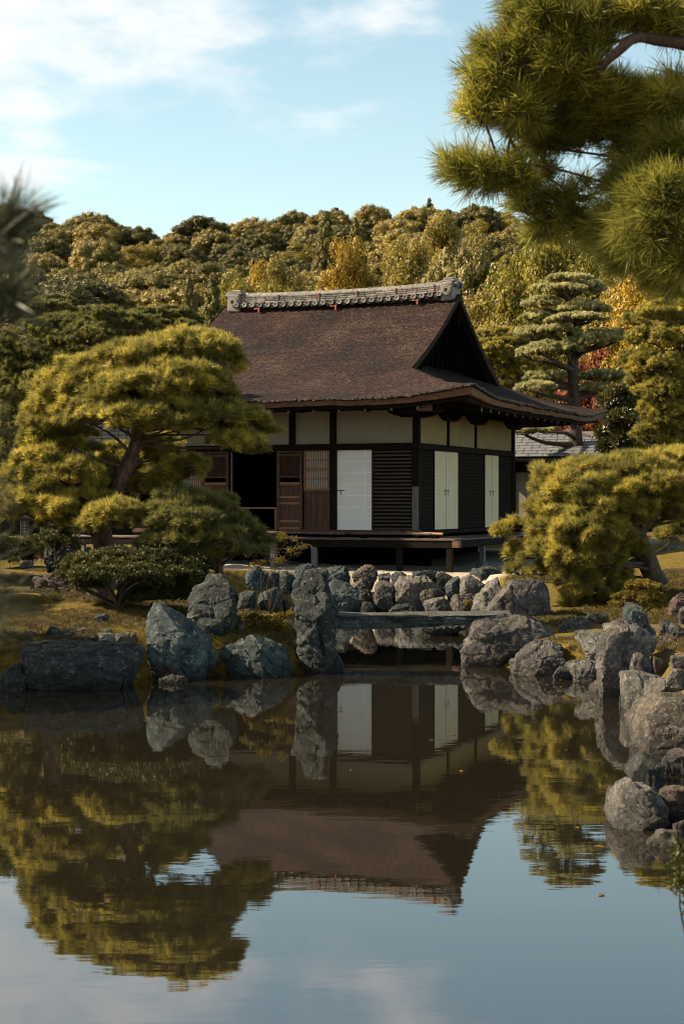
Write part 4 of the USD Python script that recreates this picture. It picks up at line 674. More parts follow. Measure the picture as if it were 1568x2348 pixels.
# ------------------------------------------------------------------ foliage tools
def tuft(seed, n, L, w, lo=8, hi=75, stem=0.35):
    r = np.random.default_rng(seed); th = np.radians(r.uniform(lo, hi, n)); ph = r.uniform(0, 2 * np.pi, n)
    dr = np.stack([np.sin(th) * np.cos(ph), np.sin(th) * np.sin(ph), np.cos(th)], 1)
    o = np.stack([r.normal(0, .006, n), r.normal(0, .006, n), r.uniform(-stem, 0.25, n) * L], 1)
    sd = np.cross(dr, r.normal(size=(n, 3))); sd /= np.linalg.norm(sd, axis=1, keepdims=True)
    ln = L * r.uniform(.75, 1.1, n)[:, None]
    v = np.stack([o - sd * w / 2, o + sd * w / 2, o + dr * ln * 0.55 + sd * w * 0.5 + np.array([0, 0, -.03]) * ln, o + dr * ln + np.array([0, 0, -.10]) * ln], 1).reshape(-1, 3)
    i = np.arange(n)[:, None] * 4; return v, np.vstack([i + np.array([0, 1, 2]), i + np.array([0, 2, 3])])
def leafspray(seed, n, L, w, R):
    r = np.random.default_rng(seed); dr = r.normal(size=(n, 3)); dr[:, 2] = np.abs(dr[:, 2]) * 0.9 + 0.1; dr /= np.linalg.norm(dr, axis=1, keepdims=True)
    o = dr * R * r.uniform(.3, 1, n)[:, None]; d2 = dr + r.normal(0, .6, (n, 3)); d2 /= np.linalg.norm(d2, axis=1, keepdims=True)
    sd = np.cross(d2, r.normal(size=(n, 3))); sd /= np.linalg.norm(sd, axis=1, keepdims=True); nn = np.cross(d2, sd)
    ln = L * r.uniform(.7, 1.15, n)[:, None]
    v = np.stack([o, o + d2 * ln * .45 + sd * w / 2 + nn * w * .15, o + d2 * ln, o + d2 * ln * .45 - sd * w / 2 + nn * w * .15], 1).reshape(-1, 3)
    i = np.arange(n)[:, None] * 4; return v, np.vstack([i + np.array([0, 1, 2]), i + np.array([0, 2, 3])])
def instancer(name, parent, protos, mats, pos, dirs, scl, rng, kind='stuff'):
    base = '/World' if parent is None else str(parent.GetPath())
    pi = UsdGeom.PointInstancer.Define(stage, free(f'{base}/{name}')); pp = str(pi.GetPath()); n = len(pos)
    rel = pi.CreatePrototypesRel()
    for k, (v, f) in enumerate(protos):
        usdkit.mesh(stage, f'{pp}/shoot_{k:03d}', (v, f), MAT[mats[k % len(mats)]]); rel.AddTarget(f'{pp}/shoot_{k:03d}')
    d = dirs / (np.linalg.norm(dirs, axis=1, keepdims=True) + 1e-9); spin = rng.uniform(0, 2 * np.pi, n)
    w = 1 + d[:, 2]; bad = w < 1e-3; q = np.stack([np.where(bad, 0, w), np.where(bad, 1, -d[:, 1]), np.where(bad, 0, d[:, 0]), np.zeros(n)], 1); q /= np.linalg.norm(q, axis=1, keepdims=True)
    c, s = np.cos(spin / 2), np.sin(spin / 2)
    q2 = np.stack([q[:, 0] * c, q[:, 1] * c + q[:, 2] * s, q[:, 2] * c - q[:, 1] * s, q[:, 0] * s], 1)
    pi.CreateProtoIndicesAttr(Vt.IntArray.FromNumpy(rng.integers(0, len(protos), n).astype(np.int32)))
    pi.CreatePositionsAttr(Vt.Vec3fArray.FromNumpy(pos.astype(np.float32)))
    pi.CreateScalesAttr(Vt.Vec3fArray.FromNumpy(np.repeat(scl[:, None], 3, 1).astype(np.float32)))
    pi.CreateOrientationsAttr(Vt.QuathArray([Gf.Quath(float(a), float(b), float(c_), float(e)) for a, b, c_, e in q2]))
    if kind: keys(pi.GetPrim(), kind=kind)
    return pi
def pad_points(c, ax, n, rng, tilt=0.0, lump=1.0, low=-0.45, up=0.55, rand=0.0, flow=None):
    """shoots over one cushion of foliage: clustered on small mounds, mostly on its upper side"""
    nm = max(6, int(n / 11)); m = rng.normal(size=(nm * 3, 3)); m /= np.linalg.norm(m, axis=1, keepdims=True); m = m[m[:, 2] > low][:nm]
    k = rng.integers(0, len(m), n); base = m[k] * (0.80 + 0.16 * rng.random(len(m)))[k][:, None]
    j = rng.normal(size=(n, 3)); j /= np.linalg.norm(j, axis=1, keepdims=True)
    j[:, 2] = np.where(j[:, 2] < -.2, -j[:, 2], j[:, 2]); rad = (0.20 + 0.16 * rng.random(len(m)))[k][:, None] * lump
    p = base + j * rad * (0.55 + 0.45 * rng.random((n, 1)))
    dr = j * 0.9 + base * 0.55; dr = dr / ax * ax.min(); dr /= np.linalg.norm(dr, axis=1, keepdims=True) + 1e-9; dr[:, 2] += up; dr += rand * rng.normal(size=dr.shape)
    if flow is not None:                                # shoots that follow their boughs instead of bristling from mounds
        e = rng.normal(size=(n, 3)); e /= np.linalg.norm(e, axis=1, keepdims=True); p = e * (0.25 + 0.75 * rng.random((n, 1)) ** .5) * (0.8 + 0.35 * meshkit.fbm(e * 2.2 + c, 3, 5)[:, None]); f = np.asarray(flow) + 0.35 * rng.normal(size=3)
        dr = e * 0.55 + f + 0.42 * rng.normal(size=(n, 3))
    return c + p * ax, dr, m
def pine(name, label, cat, trunk, trad, pads, d, L=0.085, w=0.0055, dens=260, nn=46, mat='pine_needle', group=None, bark='bark', limbs=True, seed=1, depth=0.9, lump=1.0, hi=75, scale=(.75, 1.2), up=.55, twigs=7, low=-0.45, rand=0.0, flow=None, world=False, fine=26, limb_r=0.035):
    rng = np.random.default_rng(seed); root = thing(name, label, cat, group=group)
    tp = [np.asarray(t, float) for t in trunk] if world else [P(*t) for t in trunk]
    if len(tp) > 1: obj('trunk', tube(tp, trad, 12, 0.35, seed, fine), bark, root, smooth=True)
    tk = np.array(tp); tt = np.linspace(0, len(tk) - 1, 60); tl = np.stack([np.interp(tt, np.arange(len(tk)), tk[:, i]) for i in range(3)], 1)
    allp, alld = [], []; tw = []
    for pd in pads:
        if world: c = np.array(pd[:3], float); ax = np.array(pd[3:6], float); dm = pd[6] if len(pd) > 6 else 1.0
        else:
            u, v, rx, ry = pd[:4]; dd = d + (pd[4] if len(pd) > 4 else 0.0); dm = pd[5] if len(pd) > 5 else 1.0
            c = P(u, v, dd); ax = np.array([rx * dd / FP, max(rx * depth, ry) * dd / FP, ry * dd / FP])
        area = 4 * np.pi * ((ax[0] * ax[1]) ** 1.6 / 3 + (ax[0] * ax[2]) ** 1.6 / 3 + (ax[1] * ax[2]) ** 1.6 / 3) ** (1 / 1.6)
        n = int(max(14, dens * dm * area)); p, dr, m = pad_points(c, ax, n, rng, lump=lump, low=low, up=up, rand=rand, flow=flow); allp.append(p); alld.append(dr)
        if limbs:
            a = tl[np.argmin(np.linalg.norm((tl - (c - [0, 0, ax[2] * 1.6])) * np.array([1, 1, 1.6]), axis=1))]; b = c - np.array([0, 0, ax[2] * 0.45]); md = (a + b) / 2 + rng.normal(0, .06, 3) * np.linalg.norm(b - a)
            if np.linalg.norm(b - a) > 0.1:
                l0 = limb_r * (0.5 + 0.9 * min(1, ax[0] / 0.6)); obj('limb', tube([a, md, b], [l0, l0 * .7, l0 * .4], 7, .3, seed, 9), bark, root, smooth=True)
        for e in m[:twigs]: tw.append(tube([c - np.array([0, 0, ax[2] * .5]), c + e * ax * .45 - np.array([0, 0, ax[2] * .25]), c + e * ax * .85], [0.011, 0.008, 0.005], 4))
    if tw: obj('twigs', join(tw), bark, root, kind='stuff')
    pos, dr = np.vstack(allp), np.vstack(alld)
    instancer('needles', root, [tuft(seed * 7 + k, nn, L, w, 8, hi) for k in range(4)], [mat], pos, dr, rng.uniform(*scale, len(pos)), rng)
    return root

# ------------------------------------------------------------------ garden pines
pine('spreading_pine', 'large spreading pine with golden green cushions and leaning reddish trunk', 'pine tree',
    [(224, 1385, 24.1), (240, 1290, 24.2), (232, 1200, 24.2), (268, 1120, 24.1), (295, 1060, 24.1), (318, 990, 24.0), (312, 930, 24.1), (330, 870, 24.2)], [.19, .17, .14, .115, .105, .10, .08, .05],
    [(430, 808, 105, 42), (330, 830, 110, 45), (240, 862, 105, 48), (160, 905, 85, 50), (505, 838, 55, 48), (120, 960, 68, 52), (210, 950, 90, 50, -.3), (310, 905, 110, 50, -.5), (400, 880, 110, 50, -.4), (480, 905, 62, 45, -.1), (290, 965, 105, 36, -.7), (390, 960, 95, 40, -.6), (470, 965, 85, 42, -.4), (545, 965, 60, 36, -.3), (590, 995, 48, 30, -.3), (540, 1015, 62, 26, -.4), (600, 1030, 24, 18, -.4), (100, 1010, 50, 34), (160, 1020, 70, 34, .2),
     (100, 1070, 68, 40, -.2), (50, 1115, 62, 46, -.1), (150, 1100, 88, 50, -.2), (80, 1160, 75, 38, -.3), (160, 1165, 80, 32, -.4), (20, 1170, 40, 40, -.2), (120, 1200, 40, 22, -.3), (240, 1085, 42, 36, .5), (270, 1050, 50, 28, .9), (370, 1030, 50, 36, .7), (390, 1085, 62, 40, .5), (435, 1075, 38, 28, .2), (350, 1120, 60, 34, .4), (215, 1150, 48, 30, -.3), (265, 1185, 62, 34, -.9), (225, 1205, 45, 22, -.8)],
    24.1, seed=3, dens=250, L=.12, w=.006, nn=50, limb_r=.02)
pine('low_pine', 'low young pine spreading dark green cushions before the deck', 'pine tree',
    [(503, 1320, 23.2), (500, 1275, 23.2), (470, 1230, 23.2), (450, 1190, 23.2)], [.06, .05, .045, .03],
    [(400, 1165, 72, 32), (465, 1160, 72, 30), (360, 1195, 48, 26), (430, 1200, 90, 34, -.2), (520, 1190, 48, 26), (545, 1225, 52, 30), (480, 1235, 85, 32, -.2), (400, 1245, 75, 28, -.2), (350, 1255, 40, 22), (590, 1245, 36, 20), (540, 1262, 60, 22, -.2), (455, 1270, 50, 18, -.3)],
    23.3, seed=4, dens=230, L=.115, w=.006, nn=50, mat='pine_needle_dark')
pine('clipped_pine', 'tall layered pine with clipped pale cushions rising behind the hall roof', 'pine tree',
    [(1322, 1120, 47.2), (1320, 1010, 47.2), (1314, 900, 47.2), (1312, 830, 47.2), (1308, 760, 47.2), (1302, 700, 47.2), (1300, 655, 47.2)], [.20, .18, .165, .15, .12, .09, .05],
    [(1303, 642, 53, 10.2), (1255, 662, 34, 13.0), (1335, 662, 49, 15.9), (1296, 668, 47, 13.0, -0.5), (1372, 672, 17, 17.4), (1244, 700, 45, 17.4), (1335, 712, 53, 15.9, -0.3), (1375, 716, 25, 14.5), (1232, 735, 38, 15.9), (1325, 734, 66, 13.0, -0.6), (1280, 742, 32, 13.0, -0.4), (1222, 772, 45, 21.8), (1275, 764, 53, 20.3, -0.3), (1402, 778, 34, 21.8), (1345, 788, 45, 21.8, -0.5), (1375, 782, 48, 21.8, -0.3), (1215, 815, 30, 21.8), (1255, 808, 49, 21.8, -0.6), (1300, 805, 38, 18.8, -0.6), (1225, 870, 30, 13.0), (1262, 866, 36, 11.6), (1228, 893, 47, 14.5, -0.4), (1385, 868, 61, 15.9, 0.3), (1420, 878, 42, 15.9, 0.5), (1350, 900, 42, 14.5, 0.4), (1375, 896, 49, 15.9, 0.2), (1205, 992, 45, 13.0, -1), (1245, 988, 28, 10.2, -1)],
    47.2, L=0.095, w=0.014, dens=260, nn=34, mat='niwaki_needle', bark='bark_dark', seed=5, depth=.8, lump=.7, up=.8, hi=55, low=-0.1, limb_r=.07)
pine('bushy_pine', 'dense bushy pine with crooked dark trunk on the right bank', 'pine tree',
    [(1512, 1345, 27), (1480, 1275, 27), (1462, 1225, 27), (1490, 1180, 27), (1500, 1130, 27.1), (1520, 1090, 27.2)], [.17, .16, .15, .13, .10, .07],
    [(1540, 1062, 80, 28), (1450, 1075, 85, 30), (1360, 1082, 80, 26), (1285, 1092, 55, 24), (1230, 1075, 14, 9), (1255, 1120, 38, 26), (1330, 1120, 75, 36, -.4), (1420, 1120, 80, 36, -.4), (1520, 1110, 80, 40, -.3), (1230, 1170, 30, 28), (1290, 1165, 60, 34, -.3), (1370, 1170, 70, 38, -.6), (1450, 1165, 55, 34, -.5), (1158, 1225, 28, 22), (1200, 1210, 30, 24), (1262, 1215, 50, 30, -.4), (1330, 1220, 60, 36, -.8), (1400, 1230, 52, 36, -.7), (1540, 1170, 55, 34, .6), (1195, 1270, 32, 24), (1245, 1268, 48, 30, -.3), (1310, 1275, 56, 36, -.7), (1380, 1285, 50, 36, -.6), (1190, 1310, 24, 18), (1240, 1310, 36, 20, -.2), (1320, 1330, 50, 34, -.4), (1380, 1340, 45, 36, -.2), (1330, 1380, 48, 28, .1), (1410, 1310, 36, 30, .4), (1385, 1385, 36, 22, .3), (1545, 1225, 40, 22, 1.0), (1505, 1150, 55, 34, -.2), (1560, 1125, 50, 36, -.3), (1455, 1205, 44, 28, -.2), (1440, 1255, 40, 26, -.1), (1560, 1180, 40, 28, .2), (1350, 1355, 45, 26, -.4), (1420, 1350, 36, 26, .2)],
    27.0, seed=6, dens=210, L=.13, w=.0065, nn=54, bark='bark_dark')
# pines of the middle distance
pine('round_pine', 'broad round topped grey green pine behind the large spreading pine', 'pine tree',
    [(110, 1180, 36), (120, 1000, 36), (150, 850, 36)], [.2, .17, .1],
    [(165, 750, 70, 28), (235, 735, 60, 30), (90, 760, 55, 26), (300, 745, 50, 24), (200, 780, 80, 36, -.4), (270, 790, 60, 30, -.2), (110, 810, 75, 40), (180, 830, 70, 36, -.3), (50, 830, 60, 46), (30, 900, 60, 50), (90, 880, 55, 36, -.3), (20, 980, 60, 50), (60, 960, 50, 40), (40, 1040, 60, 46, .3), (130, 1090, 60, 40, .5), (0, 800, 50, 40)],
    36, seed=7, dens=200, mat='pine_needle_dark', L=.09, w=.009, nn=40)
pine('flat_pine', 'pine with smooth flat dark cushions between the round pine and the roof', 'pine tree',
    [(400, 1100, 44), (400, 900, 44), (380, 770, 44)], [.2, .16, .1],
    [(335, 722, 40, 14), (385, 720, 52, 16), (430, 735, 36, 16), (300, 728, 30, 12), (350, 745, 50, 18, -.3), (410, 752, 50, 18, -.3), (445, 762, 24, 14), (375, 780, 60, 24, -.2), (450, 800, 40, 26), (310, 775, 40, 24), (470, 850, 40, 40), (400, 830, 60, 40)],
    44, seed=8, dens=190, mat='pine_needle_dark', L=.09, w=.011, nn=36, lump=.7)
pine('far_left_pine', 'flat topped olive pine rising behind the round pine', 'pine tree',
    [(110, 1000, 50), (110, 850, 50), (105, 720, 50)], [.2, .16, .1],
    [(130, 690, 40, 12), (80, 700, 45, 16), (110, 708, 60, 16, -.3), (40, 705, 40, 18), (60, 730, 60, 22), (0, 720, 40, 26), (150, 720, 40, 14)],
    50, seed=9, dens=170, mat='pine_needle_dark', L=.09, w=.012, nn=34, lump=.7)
pine('right_pine', 'tall soft green pine at the right edge behind the bushy pine', 'pine tree',
    [(1600, 1150, 40), (1590, 950, 40), (1580, 780, 40)], [.22, .18, .12],
    [(1520, 715, 55, 24), (1470, 740, 40, 24), (1560, 730, 50, 30), (1500, 775, 60, 30, -.3), (1560, 790, 50, 36, -.3), (1450, 830, 34, 26), (1500, 840, 60, 36, -.3), (1560, 860, 50, 40, -.3), (1470, 880, 36, 24), (1520, 905, 60, 36, -.4), (1490, 950, 36, 30), (1540, 965, 55, 40, -.3), (1500, 1000, 50, 34), (1560, 1020, 45, 36), (1490, 1040, 40, 26)],
    40, seed=10, dens=190, L=.11, w=.009, nn=40)
pine('soft_pine', 'rounded yellow green pine just right of the gable', 'pine tree',
    [(1150, 1000, 54), (1150, 850, 54), (1150, 800, 54)], [.16, .13, .1],
    [(1125, 765, 30, 14), (1160, 770, 36, 18), (1100, 785, 26, 20), (1145, 795, 44, 20, -.3), (1115, 815, 36, 24, -.2), (1165, 825, 44, 24, -.2), (1195, 800, 26, 18), (1140, 850, 40, 22), (1190, 850, 36, 22), (1170, 880, 40, 20)],
    54, seed=11, dens=150, L=.11, w=.013, nn=34)
# the pine that hangs into the picture from the upper right
pine('overhanging_pine', 'long needled pine boughs hanging from the upper right over the pond', 'pine tree',
    [(1840, 1500, 8.2), (1830, 900, 8.1), (1800, 400, 8.0), (1700, 160, 7.9), (1560, 98, 7.8), (1470, 85, 7.7), (1405, 128, 7.6), (1340, 190, 7.8), (1280, 250, 8.0), (1200, 330, 8.0), (1140, 370, 7.9)], [.13, .12, .09, .06, .028, .024, .020, .016, .013, .010, .007],
    [(1250, 40, 100, 52), (1150, 115, 60, 40), (1130, 180, 70, 55), (1220, 130, 95, 62), (1330, 70, 95, 60), (1300, 170, 85, 55), (1105, 250, 56, 44), (1180, 250, 80, 48), (1270, 240, 80, 46, .2), (1440, 30, 90, 40), (1530, 50, 80, 36), (1055, 390, 44, 34), (1110, 395, 56, 36), (1175, 400, 52, 36), (1230, 330, 42, 32, .2), (1300, 310, 60, 42, .2), (1380, 230, 80, 55, .1), (1360, 300, 46, 34, .2), (1450, 250, 80, 60, .2), (1540, 230, 70, 60), (1470, 340, 70, 60, .2), (1550, 350, 80, 70), (1440, 420, 56, 46), (1520, 450, 90, 60, -.2), (1430, 500, 60, 48), (1500, 530, 90, 60, -.2), (1560, 580, 80, 60, -.2), (1450, 590, 60, 36), (1530, 650, 60, 30, .1, .6), (1235, 410, 44, 36, .2, .6), (1265, 455, 50, 36, .2, .6), (1330, 440, 46, 36, .3, .5), (1210, 475, 40, 26, .2, .4), (1300, 510, 66, 40, .2, .6), (1370, 510, 50, 40, .2, .7), (1250, 530, 40, 24, .2, .4), (1390, 570, 46, 34, .1, .6), (1200, 445, 40, 24, .1, .5)],
    7.8, L=0.125, w=0.0027, dens=430, nn=50, flow=(-.55, -.1, .3), mat='pine_needle_near', seed=12, hi=62, depth=.8, up=.25, low=-.9, twigs=5, fine=40, limb_r=.012, lump=.62)
# blurred branch close to the camera on the left
pine('near_pine_branch', 'out of focus pine branch close by at the left edge', 'pine branch',
    [(-781, 4060, 2.2), (-480, 2600, 2.25), (-260, 1700, 2.3), (-240, 1300, 2.3), (-180, 950, 2.3), (-100, 700, 2.3), (-20, 560, 2.3), (40, 480, 2.3)], [.028, .024, .018, .016, .012, .009, .006, .003],
    [(-80, 640, 60, 60, 0, .45), (-30, 600, 40, 36, .05, .25), (-100, 780, 60, 70, 0, .55), (0, 700, 40, 40, 0, .2), (20, 520, 24, 16, 0, .2), (-110, 940, 60, 80, 0, .5), (-80, 1140, 55, 90, 0, .3), (-50, 1330, 60, 90, .1, .3), (-40, 1450, 50, 60, .1, .3)],
    2.3, L=0.075, w=0.0014, dens=650, nn=26, mat='pine_needle_blur', seed=13, hi=85, up=.1, low=-.9, twigs=3, limb_r=.004)
# pines left of the frame that shade the bank
for k, (x, y, s) in enumerate([(-8.8, 23.2, 0.66), (-7.6, 19.2, 0.86), (-12.5, 28.5, 1.1)]):
    z = max(0.2, H(x, y)) if y > 20 else 0.2
    pine('shade_pine', ['pine beyond the left edge behind the flat block', 'shorter pine beyond the left edge at the water', 'farther tall pine beyond the left edge'][k], 'pine tree',
        [(x, y, z - .2), (x + .2, y, z + 1.5 * s), (x - .1, y + .1, z + 3 * s), (x, y, z + 4 * s)], [.22, .18, .13, .06],
        [(x + a * s, y + b * s, z + c * s, e * s, e * s, f * s) for a, b, c, e, f in [(0, 0, 4.2, 1.0, .4), (.9, .3, 3.6, .9, .4), (-.9, -.2, 3.5, .9, .4), (.1, -1.0, 3.3, .9, .4), (.2, 1.1, 3.4, .9, .4), (1.2, -.6, 2.7, .9, .4), (-1.2, .6, 2.6, .9, .4), (.6, 1.2, 2.4, .9, .4), (-.4, -1.3, 2.3, .9, .4), (1.1, .5, 1.8, .8, .35), (-.9, -.7, 1.7, .8, .35)]],
        0, seed=30 + k, dens=150, w=.012, nn=34, L=.10, world=True, group='pines left of the view')

# ------------------------------------------------------------------ shrubs
def shrub(name, label, stem, pads, d, leaf, mat, seed, dens=700, n=16, R=0.05, depth=.9, cat='shrub', stems=((0, 0),), sr=0.02, bark='bark_dark', low=-.35, lump=.8, scale=(.7, 1.25)):
    rng = np.random.default_rng(seed); root = thing(name, label, cat); base = P(*stem); allp, alld = [], []
    for u, v, rx, ry, *dd in pads:
        q = d + (dd[0] if dd else 0); c = P(u, v, q); ax = np.array([rx, max(rx * depth, ry), ry]) * q / FP
        area = 4 * np.pi * ((ax[0] * ax[1]) ** 1.6 / 3 + (ax[0] * ax[2]) ** 1.6 / 3 + (ax[1] * ax[2]) ** 1.6 / 3) ** (1 / 1.6)
        p, dr, m = pad_points(c, ax, int(max(8, dens * area)), rng, lump=lump, low=low); allp.append(p); alld.append(dr)
        mid = (base + c) / 2 + rng.normal(0, .12, 3) * np.linalg.norm(c - base) * np.array([1, 1, .4])
        obj('stem', tube([base - [0, 0, .05], mid, c - [0, 0, ax[2] * .3]], [sr, sr * .7, sr * .35], 6, .3, seed, 8), bark, root, smooth=True)
        for e in m[:3]: obj('twig', tube([c - [0, 0, ax[2] * .3], c + e * ax * .8], [sr * .35, sr * .18], 4), bark, root)
    pos, dr = np.vstack(allp), np.vstack(alld)
    instancer('leaves', root, [leafspray(seed * 5 + k, n, leaf[0], leaf[1], R) for k in range(3)], [mat], pos, dr, rng.uniform(*scale, len(pos)), rng)
    return root
shrub('azalea', 'wide dark green azalea with bare twisted stems on the moss', (272, 1384, 22.6), [(200, 1300, 60, 26), (270, 1290, 75, 28), (350, 1290, 75, 32), (430, 1300, 55, 26), (165, 1325, 30, 22), (230, 1318, 70, 22, -.3), (310, 1320, 80, 26, -.3), (400, 1325, 70, 30, -.2), (460, 1310, 28, 18), (340, 1350, 60, 26), (400, 1365, 50, 26, .2), (195, 1345, 42, 16), (325, 1374, 55, 14), (440, 1340, 40, 20), (300, 1275, 60, 18, .3), (380, 1270, 50, 16, .3)], 22.8, (.035, .016), 'azalea_leaf', 41, dens=520, n=18, R=.05, sr=.024)
shrub('sparse_bush', 'thin bush with few yellowing leaves at the deck edge', (620, 1400, 25.5), [(625, 1262, 16, 12), (655, 1240, 20, 12), (690, 1262, 14, 8), (610, 1240, 18, 12), (640, 1290, 18, 8), (670, 1270, 16, 8), (590, 1300, 16, 10), (575, 1270, 16, 12)], 25.5, (.045, .02), 'yellow_leaf', 42, dens=200, n=8, R=.06, sr=.009)
shrub('low_yellow_shrub', 'low yellow green shrub left of the tallest stone', (610, 1455, 22.2), [(585, 1422, 24, 14), (620, 1428, 32, 14), (655, 1415, 16, 10), (600, 1440, 30, 10), (640, 1442, 22, 8)], 22.2, (.028, .013), 'yellow_leaf', 43, dens=700, n=16, R=.035, sr=.012)
shrub('golden_maple', 'small golden orange bush with pale stems behind the pointed stone', (1462, 1412, 23.6), [(1470, 1345, 34, 9), (1490, 1352, 30, 10), (1432, 1372, 28, 10), (1475, 1370, 40, 10), (1510, 1375, 26, 14), (1418, 1388, 16, 10), (1500, 1390, 26, 8)], 23.6, (.03, .016), 'yellow_leaf', 44, dens=620, n=16, R=.04, sr=.014, bark='bark_grey')
shrub('camellia', 'glossy broad leaved evergreen bush below the layered pine', (1420, 1080, 45), [(1422, 905, 26, 18), (1400, 930, 26, 16), (1440, 935, 30, 20), (1395, 965, 28, 18), (1430, 970, 40, 24, -.3), (1400, 1000, 28, 20), (1440, 1010, 34, 22, -.2), (1405, 1030, 30, 18), (1430, 1050, 45, 20), (1462, 985, 20, 24)], 45, (.13, .05), 'camellia_leaf', 45, dens=120, n=12, R=.13, sr=.05)
shrub('near_leaves', 'out of focus green twigs at the right edge low over the water', (1900, 2420, 5.8), [(1572, 1955, 20, 18), (1560, 1990, 12, 12), (1572, 2040, 14, 26), (1590, 2090, 20, 20)], 5.6, (.03, .014), 'azalea_leaf', 46, dens=1300, n=10, R=.03, sr=.006)
shrub('inlet_plant', 'tiny yellow green plant beside the inlet', (1080, 1392, 31.5), [(1077, 1387, 9, 6), (1088, 1384, 6, 5)], 31.5, (.035, .016), 'yellow_leaf', 47, dens=500, n=12, R=.04, sr=.006)
shrub('left_bush', 'low olive bush at the left edge beyond the moss', (60, 1260, 33), [(30, 1268, 44, 24), (90, 1270, 34, 20), (-10, 1255, 40, 26), (60, 1248, 34, 16), (120, 1280, 26, 14), (20, 1285, 50, 16)], 33, (.05, .02), 'azalea_leaf', 48, dens=300, n=18, R=.07)
shrub('left_bush', 'dark rounded bush beside the notice board', (120, 1275, 37), [(110, 1240, 30, 20), (150, 1248, 34, 18), (75, 1252, 30, 18), (130, 1262, 50, 14)], 37, (.05, .02), 'azalea_leaf', 51, dens=300, n=18, R=.07)
shrub('boulder_plant', 'pale grey leaved plant on the dark boulder behind the stump', (130, 1290, 29), [(130, 1230, 26, 22), (150, 1215, 20, 18), (110, 1255, 26, 20), (150, 1250, 20, 20)], 28.9, (.045, .02), 'azalea_leaf', 49, dens=300, n=16, R=.06)
# moss cushions
rng = np.random.default_rng(77)
mx, my = rng.uniform(-6, 8.5, 90000), rng.uniform(9.5, 33, 90000)
ins = shapely.contains_xy(POND.buffer(0.04), mx, my) | (shapely.distance(shapely.Polygon([(-9.5, 37.5), (-6, 36.4), (1.2, 34.0), (3.2, 32.9), (4.6, 34.4), (8, 43), (-6, 46)]), shapely.points(mx, my)) < 0.8)
keep = ~ins & (meshkit.fbm(np.stack([mx * .55, my * .55, mx * 0], 1), 3, 8) > 0.46) & (np.abs(mx) < my * 0.24 + .5); mx, my = mx[keep], my[keep]
instancer('moss', None, [leafspray(900 + k, 44, .017, .008, .05) for k in range(3)], ['moss_leaf'], np.stack([mx, my, height(mx, my) - .012], 1), np.stack([mx * 0, mx * 0, mx * 0 + 1], 1) + rng.normal(0, .15, (len(mx), 3)), rng.uniform(.6, 1.5, len(mx)), rng)

# ------------------------------------------------------------------ woods on the hill
def crown(seed, kind):
    r = np.random.default_rng(seed); lobes = []
    if kind == 'oak':                                   # a low dome of billows
        for i in range(26):
            a = i * 2.4 + r.uniform(-.4, .4); t = (i + .5) / 26; q = t ** .55 * .40; lobes.append((q * math.cos(a), q * math.sin(a), .42 + .46 * (1 - t ** 1.5) + r.uniform(-.04, .04), r.uniform(.12, .175)))
        lobes.append((0, 0, .5, .30)); nl, s, nk = 26000, .0125, 8
    elif kind == 'cedar':
        for i in range(46):
            t = (i + .5) / 46; a = i * 2.4; q = (1 - t) ** .8 * .25; lobes.append((q * math.cos(a), q * math.sin(a), .12 + .86 * t, .04 + .10 * (1 - t)))
        nl, s, nk = 17000, .012, 5
    else:
        for i in range(24):
            a = i * 2.4 + r.uniform(-.5, .5); z = r.uniform(.3, 1.0); q = r.uniform(.35, 1) * (1.1 - .8 * z)
            lobes.append((q * .45 * math.cos(a), q * .45 * math.sin(a), z * .9, r.uniform(.07, .15)))
        lobes.append((0, 0, .5, .22)); nl, s, nk = 18000, .011, 8
    L = np.array(lobes); sub = []                       # knobs on each lobe
    for x, y, z, R in lobes:
        for _ in range(nk):
            v = r.normal(size=3); v[2] = v[2] * .8 + .25; v /= np.linalg.norm(v); sub.append((x + v[0] * R * .8, y + v[1] * R * .8, z + v[2] * R * .8, R * r.uniform(.34, .5)))
    S = np.array(sub + [(x, y, z, R * .8) for x, y, z, R in lobes]); wgt = S[:, 3] ** 2; k = r.choice(len(S), nl, p=wgt / wgt.sum())
    v = r.normal(size=(nl, 3)); v[:, 2] += .25; v /= np.linalg.norm(v, axis=1, keepdims=True); p = S[k, :3] + v * S[k, 3:4] * r.uniform(.72, 1.1, (nl, 1))
    n = v + r.normal(0, .30, (nl, 3)); n /= np.linalg.norm(n, axis=1, keepdims=True); a = np.cross(n, r.normal(size=(nl, 3))); a /= np.linalg.norm(a, axis=1, keepdims=True); b = np.cross(n, a); q = s * r.uniform(.6, 1.3, (nl, 1))
    V = np.stack([p - a * q, p - b * q * .6, p + a * q, p + b * q * .6], 1).reshape(-1, 3); i = np.arange(nl)[:, None] * 4; F = np.vstack([i + np.array([0, 1, 2]), i + np.array([0, 2, 3])])
    ico = trimesh.creation.icosphere(1); CV, CF = [], []    # dense inside of each billow
    for x, y, z, R in (S if kind != 'airy' else S[-len(L):]):
        c = ico.vertices * (R * (.60 if kind != 'airy' else .45)) * (1 + r.normal(0, .08, (len(ico.vertices), 1))) + [x, y, z]; CF.append(ico.faces + len(V) + sum(map(len, CV))); CV.append(c)
    return np.vstack([V] + CV), np.vstack([F] + CF), L
KINDS = {}
